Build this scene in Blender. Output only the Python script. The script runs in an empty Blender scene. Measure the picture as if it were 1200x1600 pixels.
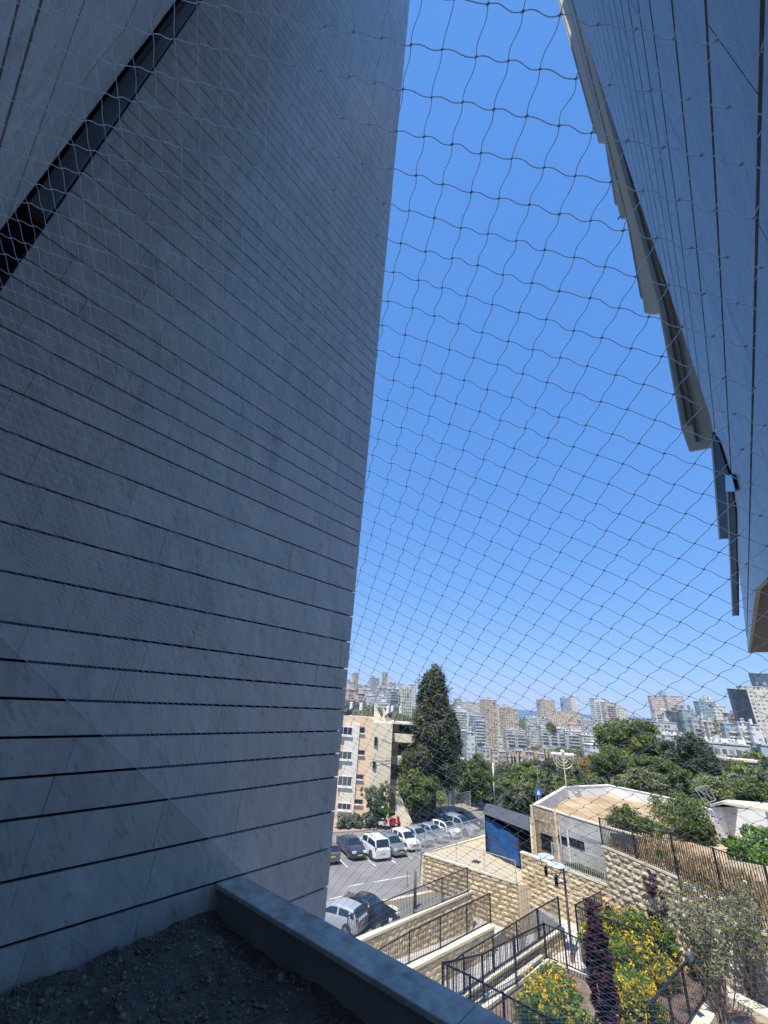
import bpy, math, random
import numpy as np
from mathutils import Vector, Matrix
random.seed(7)
rng = np.random.default_rng(11)
scene = bpy.context.scene
COL = scene.collection

# ------------------------------------------------------------------ camera
CAM = Vector((0.0, 0.0, 15.0))          # photographer on a terrace 15 m above the car park
AX_R = Vector((0.99775, -0.02827, 0.06076))
AX_D = Vector((0.06701, 0.42097, -0.90460))
AX_F = Vector((0.0, 0.90663, 0.42192))
cam_data = bpy.data.cameras.new("camera")
cam_data.sensor_fit = 'HORIZONTAL'
cam_data.sensor_width = 36.0
cam_data.lens = 36.0 * 625.0 / 1200.0
cam_data.clip_start = 0.05
cam_data.clip_end = 60000.0
cam = bpy.data.objects.new("camera", cam_data)
COL.objects.link(cam)
m = Matrix((( AX_R.x, -AX_D.x, -AX_F.x, CAM.x),
            ( AX_R.y, -AX_D.y, -AX_F.y, CAM.y),
            ( AX_R.z, -AX_D.z, -AX_F.z, CAM.z),
            (0, 0, 0, 1)))
cam.matrix_world = m
scene.camera = cam

# ------------------------------------------------------------------ sun, sky, exposure
SUN_EL = math.radians(65.0)
SUN_H = Vector((-0.50, -0.866, 0.0)).normalized()          # horizontal direction towards the sun
SUN_DIR = Vector((SUN_H.x * math.cos(SUN_EL), SUN_H.y * math.cos(SUN_EL), math.sin(SUN_EL)))
world = bpy.data.worlds.new("World")
scene.world = world
world.use_nodes = True
wn = world.node_tree
bg = wn.nodes['Background']
sky = wn.nodes.new('ShaderNodeTexSky')
sky.sky_type = 'NISHITA'
sky.sun_disc = False
sky.sun_elevation = SUN_EL
sky.sun_rotation = math.atan2(SUN_H.x, SUN_H.y)
sky.altitude = 1200.0
sky.air_density = 1.0
sky.dust_density = 0.3
sky.ozone_density = 4.0
wn.links.new(sky.outputs[0], bg.inputs[0])
bg.inputs[1].default_value = 0.15
# grade the raw sky the way the phone did: a flatter, bluer gradient
sp_ = wn.nodes.new('ShaderNodeSeparateColor'); cb_ = wn.nodes.new('ShaderNodeCombineColor')
wn.links.new(sky.outputs[0], sp_.inputs[0])
for i_, (g_, m_) in enumerate(((0.68, 0.49), (0.43, 1.0), (0.25, 2.27))):
    pw = wn.nodes.new('ShaderNodeMath'); pw.operation = 'POWER'; pw.inputs[1].default_value = g_
    ml_ = wn.nodes.new('ShaderNodeMath'); ml_.operation = 'MULTIPLY'; ml_.inputs[1].default_value = m_
    wn.links.new(sp_.outputs[i_], pw.inputs[0]); wn.links.new(pw.outputs[0], ml_.inputs[0]); wn.links.new(ml_.outputs[0], cb_.inputs[i_])
wn.links.new(cb_.outputs[0], bg.inputs[0])
sun_data = bpy.data.lights.new("sun", 'SUN')
sun_data.energy = 3.6
sun_data.angle = math.radians(0.5)
sun_data.color = (1.0, 0.95, 0.87)
sun = bpy.data.objects.new("sun", sun_data)
COL.objects.link(sun)
sun.rotation_euler = (-SUN_DIR).to_track_quat('-Z', 'Y').to_euler()
scene.view_settings.view_transform = 'Standard'
scene.view_settings.look = 'None'
scene.view_settings.exposure = 0.95
scene.view_settings.gamma = 1.0
scene.render.resolution_x = 768
scene.render.resolution_y = 1024

# ------------------------------------------------------------------ measuring helpers
def ray(px, py):
    return AX_R * (px - 600.0) + AX_D * (py - 800.0) + AX_F * 625.0
def PZ(px, py, z):
    r = ray(px, py); t = (z - CAM.z) / r.z
    return CAM + r * t
def PD(px, py, dist):
    r = ray(px, py); t = dist / math.hypot(r.x, r.y)
    return CAM + r * t
def zat(p, px, py):
    """height at which the plumb line over plan point p is seen on row py (column free)"""
    # solve along plumb line for the image row
    lo, hi = -60.0, 120.0
    for _ in range(50):
        mid = (lo + hi) / 2
        v = Vector((p[0], p[1], mid)) - CAM
        y = 800 + 625 * v.dot(AX_D) / v.dot(AX_F)
        if y > py: lo = mid
        else: hi = mid
    return (lo + hi) / 2
def pix(p):
    v = Vector(p) - CAM
    return 600 + 625 * v.dot(AX_R) / v.dot(AX_F), 800 + 625 * v.dot(AX_D) / v.dot(AX_F)
def mpp(p):
    """metres per photo pixel at point p"""
    return (Vector(p) - CAM).dot(AX_F) / 625.0

# ------------------------------------------------------------------ materials
MATS = {}
def newmat(name):
    mt = bpy.data.materials.new(name); mt.use_nodes = True
    nt = mt.node_tree; b = nt.nodes['Principled BSDF']
    MATS[name] = mt
    return mt, nt, b
def N(nt, typ, **kw):
    n = nt.nodes.new(typ)
    for k, v in kw.items(): setattr(n, k, v)
    return n
def ramp(nt, fac, stops):
    r = N(nt, 'ShaderNodeValToRGB')
    el = r.color_ramp.elements
    while len(el) < len(stops): el.new(0.5)
    for e, (p, c) in zip(el, stops):
        e.position = p; e.color = (*c, 1)
    nt.links.new(fac, r.inputs[0])
    return r.outputs[0]
def noise(nt, scale, detail=4.0, rough=0.55, vec=None, dist=0.0):
    n = N(nt, 'ShaderNodeTexNoise')
    n.inputs['Scale'].default_value = scale
    n.inputs['Detail'].default_value = detail
    n.inputs['Roughness'].default_value = rough
    n.inputs['Distortion'].default_value = dist
    if vec is not None: nt.links.new(vec, n.inputs['Vector'])
    return n.outputs[0]
def texco(nt, which='Object'):
    return N(nt, 'ShaderNodeTexCoord').outputs[which]
def bump(nt, b, h, strength, dist=0.02):
    bp = N(nt, 'ShaderNodeBump')
    bp.inputs['Strength'].default_value = strength
    bp.inputs['Distance'].default_value = dist
    nt.links.new(h, bp.inputs['Height'])
    nt.links.new(bp.outputs[0], b.inputs['Normal'])
def setp(b, rough=0.6, metal=0.0, spec=None):
    b.inputs['Roughness'].default_value = rough
    b.inputs['Metallic'].default_value = metal
    if spec is not None: b.inputs['Specular IOR Level'].default_value = spec
def mottled(name, c1, c2, scale=3.0, rough=0.7, metal=0.0, bmp=0.0, bscale=None, detail=5.0, spec=None, c3=None):
    mt, nt, b = newmat(name)
    v = texco(nt)
    f = noise(nt, scale, detail, 0.6, v)
    st = [(0.3, c1), (0.7, c2)] if c3 is None else [(0.28, c1), (0.5, c2), (0.72, c3)]
    nt.links.new(ramp(nt, f, st), b.inputs['Base Color'])
    setp(b, rough, metal, spec)
    if bmp:
        bump(nt, b, noise(nt, bscale or scale * 6, 3.0, 0.6, v), bmp)
    return mt
def plain(name, c, rough=0.5, metal=0.0, spec=None):
    mt, nt, b = newmat(name)
    b.inputs['Base Color'].default_value = (*c, 1)
    setp(b, rough, metal, spec)
    return mt
def attr_tint(nt, col, attr, lo, hi):
    """multiply a colour by a per-piece tone"""
    a = N(nt, 'ShaderNodeAttribute', attribute_name=attr)
    mr = N(nt, 'ShaderNodeMapRange')
    nt.links.new(a.outputs['Fac'], mr.inputs[0])
    mr.inputs[3].default_value = lo; mr.inputs[4].default_value = hi
    mx = N(nt, 'ShaderNodeMix', data_type='RGBA', blend_type='MULTIPLY')
    mx.inputs[0].default_value = 1.0
    nt.links.new(col, mx.inputs[6])
    cb = N(nt, 'ShaderNodeCombineColor')
    for i in range(3): nt.links.new(mr.outputs[0], cb.inputs[i])
    nt.links.new(cb.outputs[0], mx.inputs[7])
    return mx.outputs[2]

def marble_mat(name, base=(0.58, 0.585, 0.545), dark=(0.475, 0.48, 0.455)):
    mt, nt, b = newmat(name)
    v = texco(nt)
    a = N(nt, 'ShaderNodeAttribute', attribute_name='tone')
    sc = N(nt, 'ShaderNodeVectorMath', operation='MULTIPLY_ADD')
    nt.links.new(v, sc.inputs[0]); sc.inputs[1].default_value = (1, 1, 1)
    cb = N(nt, 'ShaderNodeCombineXYZ')
    ml = N(nt, 'ShaderNodeMath', operation='MULTIPLY'); ml.inputs[1].default_value = 37.0
    nt.links.new(a.outputs['Fac'], ml.inputs[0])
    for i in range(3): nt.links.new(ml.outputs[0], cb.inputs[i])
    nt.links.new(cb.outputs[0], sc.inputs[2])
    m0 = N(nt, 'ShaderNodeMapping'); m0.inputs['Rotation'].default_value = (0.25, 0.62, 0.2)
    nt.links.new(sc.outputs[0], m0.inputs[0])
    mp = N(nt, 'ShaderNodeMapping')
    mp.inputs['Scale'].default_value = (3.0, 2.0, 0.55)
    nt.links.new(m0.outputs[0], mp.inputs[0])
    f1 = noise(nt, 1.6, 8.0, 0.62, mp.outputs[0], 0.6)
    f2 = noise(nt, 5.0, 8.0, 0.7, mp.outputs[0], 1.6)
    c1 = ramp(nt, f1, [(0.34, dark), (0.5, tuple((x + y) / 2 for x, y in zip(base, dark))), (0.62, base)])
    c2 = ramp(nt, f2, [(0.36, (0.66, 0.68, 0.70)), (0.47, (0.97, 0.97, 0.98)), (0.6, (1.0, 1.0, 1.0))])
    mx = N(nt, 'ShaderNodeMix', data_type='RGBA', blend_type='MULTIPLY'); mx.inputs[0].default_value = 0.9
    nt.links.new(c1, mx.inputs[6]); nt.links.new(c2, mx.inputs[7])
    # run-off dirt, streaked down the slabs
    mp2 = N(nt, 'ShaderNodeMapping'); mp2.inputs['Scale'].default_value = (7.0, 7.0, 0.35)
    nt.links.new(v, mp2.inputs[0])
    st = ramp(nt, noise(nt, 1.0, 6.0, 0.6, mp2.outputs[0]), [(0.35, (0.80, 0.80, 0.79)), (0.6, (1, 1, 1))])
    mx2 = N(nt, 'ShaderNodeMix', data_type='RGBA', blend_type='MULTIPLY'); mx2.inputs[0].default_value = 0.7
    nt.links.new(mx.outputs[2], mx2.inputs[6]); nt.links.new(st, mx2.inputs[7])
    nt.links.new(attr_tint(nt, mx2.outputs[2], 'tone', 0.93, 1.06), b.inputs['Base Color'])
    setp(b, 0.36, 0.0, 0.5)
    bump(nt, b, noise(nt, 60.0, 3.0, 0.6, v), 0.12, 0.004)
    return mt

def rockface_mat(name, c1, c2, c3):
    mt, nt, b = newmat(name)
    v = texco(nt)
    f = noise(nt, 2.2, 6.0, 0.65, v)
    c = ramp(nt, f, [(0.3, c1), (0.5, c2), (0.7, c3)])
    nt.links.new(attr_tint(nt, c, 'tone', 0.78, 1.15), b.inputs['Base Color'])
    setp(b, 0.9, 0, 0.2)
    bump(nt, b, noise(nt, 14.0, 5.0, 0.65, v), 0.5, 0.03)
    return mt

def leaf_mat(name, c1, c2, trans=0.25, rough=0.6):
    mt, nt, b = newmat(name)
    a = N(nt, 'ShaderNodeAttribute', attribute_name='tone')
    c = ramp(nt, a.outputs['Fac'], [(0.0, c1), (1.0, c2)])
    oi = N(nt, 'ShaderNodeObjectInfo')
    mr = N(nt, 'ShaderNodeMapRange'); nt.links.new(oi.outputs['Random'], mr.inputs[0])
    mr.inputs[3].default_value = 0.8; mr.inputs[4].default_value = 1.2
    hs = N(nt, 'ShaderNodeHueSaturation'); nt.links.new(c, hs.inputs['Color']); nt.links.new(mr.outputs[0], hs.inputs['Value'])
    nt.links.new(hs.outputs[0], b.inputs['Base Color'])
    setp(b, rough, 0, 0.3)
    tr = N(nt, 'ShaderNodeBsdfTranslucent')
    nt.links.new(hs.outputs[0], tr.inputs[0])
    ms = N(nt, 'ShaderNodeMixShader'); ms.inputs[0].default_value = trans
    nt.links.new(b.outputs[0], ms.inputs[1]); nt.links.new(tr.outputs[0], ms.inputs[2])
    nt.links.new(ms.outputs[0], nt.nodes['Material Output'].inputs[0])
    return mt

M_marble = marble_mat('marble_slabs')
M_joint = plain('joint_shadow_gap', (0.012, 0.012, 0.014), 0.9)
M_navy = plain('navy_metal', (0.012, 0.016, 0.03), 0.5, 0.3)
M_greymetal = mottled('grey_painted_metal', (0.10, 0.105, 0.11), (0.14, 0.145, 0.15), 2.0, 0.5, 0.2)
M_parapet = mottled('parapet_stone', (0.24, 0.23, 0.20), (0.52, 0.50, 0.44), 7.0, 0.6, 0, 0.15, 40, 10.0, c3=(0.72, 0.70, 0.63))
M_parapet_side = mottled('parapet_render', (0.24, 0.23, 0.22), (0.31, 0.30, 0.28), 2.0, 0.85, 0, 0.1, 30)
M_fin = mottled('beige_fin_panel', (0.74, 0.64, 0.50), (0.82, 0.73, 0.58), 1.2, 0.55)
M_fin_dark = mottled('dark_weathered_panel', (0.05, 0.045, 0.04), (0.13, 0.115, 0.10), 3.0, 0.8)
mt, nt, b = newmat('net_cord')          # translucent monofilament
b.inputs['Base Color'].default_value = (0.93, 0.93, 0.93, 1); setp(b, 0.3, 0, 0.6)
tr = N(nt, 'ShaderNodeBsdfTranslucent'); tr.inputs[0].default_value = (0.97, 0.97, 0.97, 1)
ms = N(nt, 'ShaderNodeMixShader'); ms.inputs[0].default_value = 0.72
nt.links.new(b.outputs[0], ms.inputs[1]); nt.links.new(tr.outputs[0], ms.inputs[2]); nt.links.new(ms.outputs[0], nt.nodes['Material Output'].inputs[0])
M_net = mt
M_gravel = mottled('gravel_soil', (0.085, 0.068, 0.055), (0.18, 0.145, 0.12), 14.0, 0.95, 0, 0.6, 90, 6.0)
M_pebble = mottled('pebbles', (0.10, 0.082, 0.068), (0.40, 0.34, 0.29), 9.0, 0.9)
M_asphalt = mottled('asphalt', (0.17, 0.16, 0.15), (0.24, 0.225, 0.205), 0.35, 0.9, 0, 0.25, 45, 7.0)
M_paint = mottled('road_paint', (0.55, 0.55, 0.53), (0.75, 0.75, 0.73), 3.0, 0.7)
M_rock = rockface_mat('rock_faced_stone', (0.38, 0.28, 0.15), (0.56, 0.44, 0.27), (0.64, 0.54, 0.37))
M_rock2 = rockface_mat('greyer_rock_faced_stone', (0.32, 0.26, 0.17), (0.50, 0.42, 0.29), (0.60, 0.52, 0.38))
M_cap = mottled('cream_coping', (0.62, 0.53, 0.36), (0.74, 0.66, 0.49), 2.5, 0.8, 0, 0.15, 30)
M_paving = None
M_black = plain('black_painted_steel', (0.016, 0.016, 0.018), 0.55, 0.0, 0.3)
M_galv = mottled('light_grey_steel', (0.46, 0.47, 0.47), (0.58, 0.59, 0.59), 6.0, 0.4, 0.4)
M_glass = plain('dark_window_glass', (0.02, 0.025, 0.03), 0.08, 0.0, 0.8)
M_white = mottled('white_paint', (0.66, 0.66, 0.64), (0.78, 0.78, 0.76), 1.5, 0.7)
M_trunk = mottled('bark', (0.07, 0.055, 0.04), (0.16, 0.13, 0.10), 6.0, 0.95, 0, 0.4)
M_soil = mottled('garden_soil', (0.10, 0.065, 0.045), (0.26, 0.18, 0.12), 3.0, 0.95, 0, 0.4, 25, 6.0)

# ------------------------------------------------------------------ mesh building
class MB:
    """collects polygons; build() links them as ONE mesh object"""
    def __init__(s): s.v = []; s.f = []; s.mi = []; s.tone = []; s.n = 0
    def add(s, verts, faces, mi=0, tone=0.5):
        o = s.n
        s.v.extend([tuple(p) for p in verts]); s.n += len(verts)
        for f in faces: s.f.append(tuple(i + o for i in f)); s.mi.append(mi); s.tone.append(tone)
    def box(s, x0, x1, y0, y1, z0, z1, mi=0, tone=0.5):
        s.add([(x0,y0,z0),(x1,y0,z0),(x1,y1,z0),(x0,y1,z0),(x0,y0,z1),(x1,y0,z1),(x1,y1,z1),(x0,y1,z1)],
              [(0,3,2,1),(4,5,6,7),(0,1,5,4),(1,2,6,5),(2,3,7,6),(3,0,4,7)], mi, tone)
    def obox(s, c, ex, ey, ez, mi=0, tone=0.5):
        """oriented box: centre, three half-extent vectors"""
        c, ex, ey, ez = map(Vector, (c, ex, ey, ez))
        vs = [c + a*ex + b_*ey + d_*ez for d_ in (-1,1) for (a,b_) in ((-1,-1),(1,-1),(1,1),(-1,1))]
        s.add(vs, [(0,3,2,1),(4,5,6,7),(0,1,5,4),(1,2,6,5),(2,3,7,6),(3,0,4,7)], mi, tone)
    def bar(s, p, q, w, h=None, mi=0, tone=0.5):
        p, q = Vector(p), Vector(q); h = h or w
        ax = (q - p); L = ax.length
        if L < 1e-6: return
        ax /= L
        up = Vector((0,0,1)) if abs(ax.z) < 0.95 else Vector((1,0,0))
        sd = ax.cross(up).normalized(); u2 = sd.cross(ax)
        s.obox((p+q)/2, ax*L/2, sd*w/2, u2*h/2, mi, tone)
    def tube(s, pts, rad, n=6, mi=0, tone=0.5, cap=True):
        pts = [Vector(p) for p in pts]
        rads = rad if isinstance(rad, (list, tuple)) else [rad]*len(pts)
        rings = []
        for i, p in enumerate(pts):
            a = pts[max(i-1,0)]; b = pts[min(i+1,len(pts)-1)]
            ax = (b-a).normalized()
            up = Vector((0,0,1)) if abs(ax.z) < 0.9 else Vector((1,0,0))
            sd = ax.cross(up).normalized(); u2 = sd.cross(ax)
            rings.append([p + (sd*math.cos(2*math.pi*k/n) + u2*math.sin(2*math.pi*k/n))*rads[i] for k in range(n)])
        vs = [v for r in rings for v in r]
        fs = []
        for i in range(len(pts)-1):
            for k in range(n):
                k2 = (k+1) % n
                fs.append((i*n+k, i*n+k2, (i+1)*n+k2, (i+1)*n+k))
        if cap:
            fs.append(tuple(range(n))[::-1]); fs.append(tuple((len(pts)-1)*n+k for k in range(n)))
        s.add(vs, fs, mi, tone)
    def prism(s, poly, z0, z1, mi=0, tone=0.5):
        """poly: plan points; z0/z1 numbers or per-point lists"""
        n = len(poly)
        za = z0 if isinstance(z0, (list,tuple)) else [z0]*n
        zb = z1 if isinstance(z1, (list,tuple)) else [z1]*n
        area = sum(poly[i][0]*poly[(i+1)%n][1]-poly[(i+1)%n][0]*poly[i][1] for i in range(n))
        if area < 0: poly = poly[::-1]; za = za[::-1]; zb = zb[::-1]
        vs = [(p[0],p[1],z) for p,z in zip(poly,za)] + [(p[0],p[1],z) for p,z in zip(poly,zb)]
        fs = [tuple(range(n))[::-1], tuple(range(n,2*n))] + [(i,(i+1)%n,n+(i+1)%n,n+i) for i in range(n)]
        s.add(vs, fs, mi, tone)
    def ball(s, c, r, mi=0, tone=0.5, seg=8, rings=6, sc=(1,1,1)):
        c = Vector(c); vs=[c+Vector((0,0,-r*sc[2]))]; fs=[]
        for i in range(1,rings):
            th = math.pi*i/rings - math.pi/2
            for k in range(seg):
                a = 2*math.pi*k/seg
                vs.append(c+Vector((r*sc[0]*math.cos(th)*math.cos(a), r*sc[1]*math.cos(th)*math.sin(a), r*sc[2]*math.sin(th))))
        vs.append(c+Vector((0,0,r*sc[2])))
        for k in range(seg): fs.append((0, 1+(k+1)%seg, 1+k))
        for i in range(rings-2):
            for k in range(seg):
                a=1+i*seg+k; b=1+i*seg+(k+1)%seg; fs.append((a,b,b+seg,a+seg))
        t=len(vs)-1; o=1+(rings-2)*seg
        for k in range(seg): fs.append((o+k, o+(k+1)%seg, t))
        s.add(vs, fs, mi, tone)
    def build(s, name, mats, parent=None, smooth=False, loc=None, rotz=0.0):
        me = bpy.data.meshes.new(name)
        vs = s.v
        if loc is not None and parent is None:
            lx, ly, lz = loc
            vs = [(a-lx, b-ly, c-lz) for a,b,c in vs]
        me.from_pydata(vs, [], s.f)
        if not isinstance(mats, (list,tuple)): mats = [mats]
        for mm in mats: me.materials.append(mm)
        me.polygons.foreach_set('material_index', s.mi)
        at = me.attributes.new('tone', 'FLOAT', 'FACE')
        at.data.foreach_set('value', s.tone)
        if smooth: me.polygons.foreach_set('use_smooth', [True]*len(me.polygons))
        me.update()
        o = bpy.data.objects.new(name, me); COL.objects.link(o)
        if parent is not None: o.parent = parent
        elif loc is not None: o.location = loc
        return o
def tag(o, label=None, cat=None, group=None, kind=None):
    if label: o['label'] = label
    if cat: o['category'] = cat
    if group: o['group'] = group
    if kind: o['kind'] = kind
    return o
def empty(name, loc=(0,0,0), rz=0.0, label=None, cat=None, group=None):
    o = bpy.data.objects.new(name, None); COL.objects.link(o)
    o.location = loc; o.rotation_euler = (0,0,rz)
    return tag(o, label, cat, group)
def copy_tree(o, parent=None):
    c = o.copy(); COL.objects.link(c); c.parent = parent
    for ch in list(o.children): copy_tree(ch, c)
    return c
def grid_mesh(name, V, F, mats, parent=None, smooth=False, tone=None, mi=None):
    """fast builder from numpy arrays; F is (n,4) or (n,3)"""
    me = bpy.data.meshes.new(name)
    V = np.asarray(V, dtype=np.float32); F = np.asarray(F, dtype=np.int32); k = F.shape[1]
    me.vertices.add(len(V)); me.vertices.foreach_set('co', V.ravel())
    me.loops.add(F.size); me.loops.foreach_set('vertex_index', F.ravel())
    me.polygons.add(len(F))
    me.polygons.foreach_set('loop_start', np.arange(0, F.size, k, dtype=np.int32))
    me.polygons.foreach_set('loop_total', np.full(len(F), k, dtype=np.int32))
    if not isinstance(mats, (list,tuple)): mats = [mats]
    for mm in mats: me.materials.append(mm)
    if mi is not None: me.polygons.foreach_set('material_index', np.asarray(mi, dtype=np.int32))
    if tone is not None:
        at = me.attributes.new('tone', 'FLOAT', 'FACE')
        at.data.foreach_set('value', np.asarray(tone, dtype=np.float32))
    if smooth: me.polygons.foreach_set('use_smooth', np.ones(len(F), dtype=bool))
    me.update(calc_edges=True); me.validate()
    o = bpy.data.objects.new(name, me); COL.objects.link(o)
    if parent is not None: o.parent = parent
    return o
# ================================================================== the marble building (local frame: x = along the passage, y = to the left, z from camera height)
BROT = math.atan2(0.76290, 0.64652)
LW = 4.47                                  # distance to the left wall
def bframe(o):
    o.location = CAM; o.rotation_euler = (0, 0, BROT); return o
def BW(x, y, z):
    c, s_ = math.cos(BROT), math.sin(BROT)
    return Vector((CAM.x + c*x - s_*y, CAM.y + s_*x + c*y, CAM.z + z))
levels = [-0.2238]
while levels[0] > -3.6: levels.insert(0, levels[0] - 0.0857)
zz = -0.2238; k = 0
while zz < 6.9:
    step = 0.0614 if (k // 5) % 2 == 0 else 0.0865
    zz += step; k += 1; levels.append(zz)
levels = [l * LW for l in levels]

def slab_wall(mb, axis, plane, nrm, a0, a1, zlo, zhi, lens=(0.75, 1.25), thick=0.03, lv=levels, inside=None, gap=0.021):
    """courses of slabs on a plane. axis 'x': plane y=const, slabs run along x; axis 'y': plane x=const"""
    r = random.Random(int(abs(plane)*1000)+5)
    for i in range(len(lv)-1):
        za, zb = lv[i] + gap/2, lv[i+1] - gap/2
        if axis == 'y' and plane < 0:
            if abs(lv[i]/LW - 0.628) < 0.01: za += 0.035
        if zb <= zlo or za >= zhi: continue
        za = max(za, zlo); zb = min(zb, zhi)
        a = a0 - r.uniform(0, 1.0)
        ctone = r.uniform(-0.12, 0.12)
        while a < a1:
            b_ = a + r.uniform(*lens)
            sa, sb = max(a, a0) + 0.0015, min(b_, a1) - 0.0015
            a = b_
            if sb - sa < 0.02: continue
            if inside and not inside((sa+sb)/2, (za+zb)/2): continue
            out = r.uniform(-0.0025, 0.0025)
            p0, p1 = plane + nrm*out, plane - nrm*thick
            lo, hi = min(p0, p1), max(p0, p1)
            t = min(1, max(0, 0.5 + ctone + r.uniform(-0.38, 0.38)))
            if axis == 'x': mb.box(sa, sb, lo, hi, za, zb, 0, t)
            else: mb.box(lo, hi, sa, sb, za, zb, 0, t)

X_FAR = 1.042 * LW
TOP = 27.9; TOPB = 40.0
# left wall ---------------------------------------------------------
w = bframe(empty('marble_wall', label='huge grey marble clad wall in shade filling the left of the picture', cat='wall'))
mb = MB(); slab_wall(mb, 'x', LW, -1, -0.09*LW, X_FAR, -14.9, TOP)
slab_wall(mb, 'y', X_FAR + 0.03, 1, LW + 0.002, 16.0, -14.9, TOP, thick=0.03)
mb.build('marble_cladding', M_marble, w)
mb = MB(); mb.box(-0.09*LW + 0.01, X_FAR - 0.002, LW + 0.06, 16.0, -15.0, TOP - 0.05)
mb.build('backing', M_joint, w)
# rear wall, square to the left one, behind the photographer ----------
XB = -0.128 * LW
lvb = [l for l in levels if l < 2.3]
t0 = XB
w = bframe(empty('marble_wall', label='bright marble clad wall overhead at the top left corner, across the dark vertical recess', cat='wall'))
lvr = [-2.4, -1.6, -0.8, 0.05, 0.86, 1.25*1.0, 2.2*0.57*2.0 - 0.0]
D = -XB
lvr = [-2.5, -1.9, -1.3, -0.7, -0.1, 0.28, 0.567*LW, 0.628*LW, 0.812*LW, 1.032*LW, 1.24*LW, 1.44*LW, 1.66*LW]
lvr = sorted(set([-2.5, -1.7, -0.9, -0.1, 0.7, 1.5] + [c*LW for c in (0.567, 0.628, 0.812, 1.032, 1.24, 1.44, 1.66, 1.86, 2.06)]))
while lvr[-1] < TOPB: lvr.append(lvr[-1] + 0.9)
mb = MB(); slab_wall(mb, 'y', XB, 1, -9.0, 0.925*LW, -2.4, TOPB, lens=(1.6, 2.6), lv=lvr, gap=0.022)
mb.build('marble_cladding', M_marble, w)
mb = MB(); mb.box(-9.0, XB - 0.06, -9.0, 0.92*LW, -15.0, TOPB - 0.1)
mb.build('backing', plain('brown_joint_backing', (0.05, 0.035, 0.03), 0.9), w)
# recess between them -------------------------------------------------
w = bframe(empty('recess_column', label='dark metal column standing in the vertical recess between the two marble walls at top left', cat='column'))
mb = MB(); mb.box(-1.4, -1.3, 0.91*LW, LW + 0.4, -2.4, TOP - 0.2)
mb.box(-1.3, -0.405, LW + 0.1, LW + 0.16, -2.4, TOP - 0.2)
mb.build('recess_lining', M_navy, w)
mb = MB(); mb.box(-0.56, -0.415, LW - 0.16, LW + 0.02, 0.93*LW, TOP - 0.2); mb.box(-0.50, -0.46, LW - 0.19, LW - 0.155, 1.6*LW, TOP - 0.2)
mb.build('column_casing', M_greymetal, w)
mb = MB(); mb.box(-0.41, -0.395, LW - 0.02, LW + 0.05, 0.5*LW, TOP - 0.2)
mb.build('dark_channel', M_navy, w)

# right overhanging volume ---------------------------------------------
R = 0.068 * LW
def RW(px, py):
    r = ray(px, py); c, s_ = math.cos(BROT), math.sin(BROT)
    lx, ly = c*r.x + s_*r.y, -s_*r.x + c*r.y
    t = -R / ly
    return lx*t, r.z*t
edge_top = RW(896, 0); edge_mid = RW(1138, 736); tip = RW(1169, 1021); c2 = RW(1184, 896); c3 = RW(1200, 935)
def right_inside(x, z):
    # wall silhouette: vertical-ish far edge, a beak pointing forward at the bottom, raking lower edge
    if z > edge_mid[1]:
        t = min(1.5, (z - edge_mid[1]) / (edge_top[1] - edge_mid[1]))
        xf = edge_mid[0] + (edge_top[0] - edge_mid[0]) * min(t, 1.0)
        return x < xf
    return True
w = bframe(empty('overhanging_wall', label='marble clad overhanging volume at the right edge, seen steeply from below', cat='wall'))
mb = MB()
lv = [l for l in levels if l > 0.9]
r = random.Random(3)
def clip_x(z):
    if z > edge_mid[1]:
        t = min(1.0, (z - edge_mid[1]) / (edge_top[1] - edge_mid[1]))
        return edge_mid[0] + (edge_top[0] - edge_mid[0]) * t
    t = (z - tip[1]) / (edge_mid[1] - tip[1])
    return tip[0] + (edge_mid[0] - tip[0]) * max(0, min(1, t))
def low_x(z):
    # raking lower edge from the tip back to above the camera
    if z >= c2[1] + 0.0: return -3.0
    t = (z - c2[1]) / (tip[1] - c2[1] + 1e-6)
    return -3.0
zb0 = min(c3[1], c2[1])
def zlow(x):
    if x >= c2[0]: return c2[1] + (tip[1]-c2[1]) * (x-c2[0])/(tip[0]-c2[0])
    return c3[1] + (c2[1]-c3[1]) * max(0, (x-c3[0])/(c2[0]-c3[0])) if x > c3[0] else c3[1]
lv = [zb0 - 0.2] + [l for l in levels if l > zb0]
for i in range(len(lv)-1):
    za, zb = lv[i] + 0.013, lv[i+1] - 0.013
    a = -2.5 - r.uniform(0, 1)
    while a < 9.2:
        b_ = a + r.uniform(0.8, 1.3)
        sa, sb = a + 0.002, b_ - 0.002
        a = b_
        xe0, xe1 = clip_x(za), clip_x(zb)
        if sa >= max(xe0, xe1): continue
        t = min(1, max(0, 0.5 + r.uniform(-0.3, 0.3)))
        # corner points cut by the far edge and by the raking soffit line
        pts = [(min(sa, xe0), max(za, min(zb, zlow(sa)))), (min(sb, xe0), max(za, min(zb, zlow(sb)))), (min(sb, xe1), zb), (min(sa, xe1), zb)]
        if pts[1][0]-pts[0][0] < 0.01 and pts[2][0]-pts[3][0] < 0.01: continue
        if zb - min(pts[0][1], pts[1][1]) < 0.01: continue
        vs = [(x, -R, z) for x, z in pts] + [(x, -R-0.03, z) for x, z in pts]
        mb.add(vs, [(0,1,2,3),(7,6,5,4),(0,4,5,1),(1,5,6,2),(2,6,7,3),(3,7,4,0)], 0, t)
mb.build('marble_cladding', M_marble, w)
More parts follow.
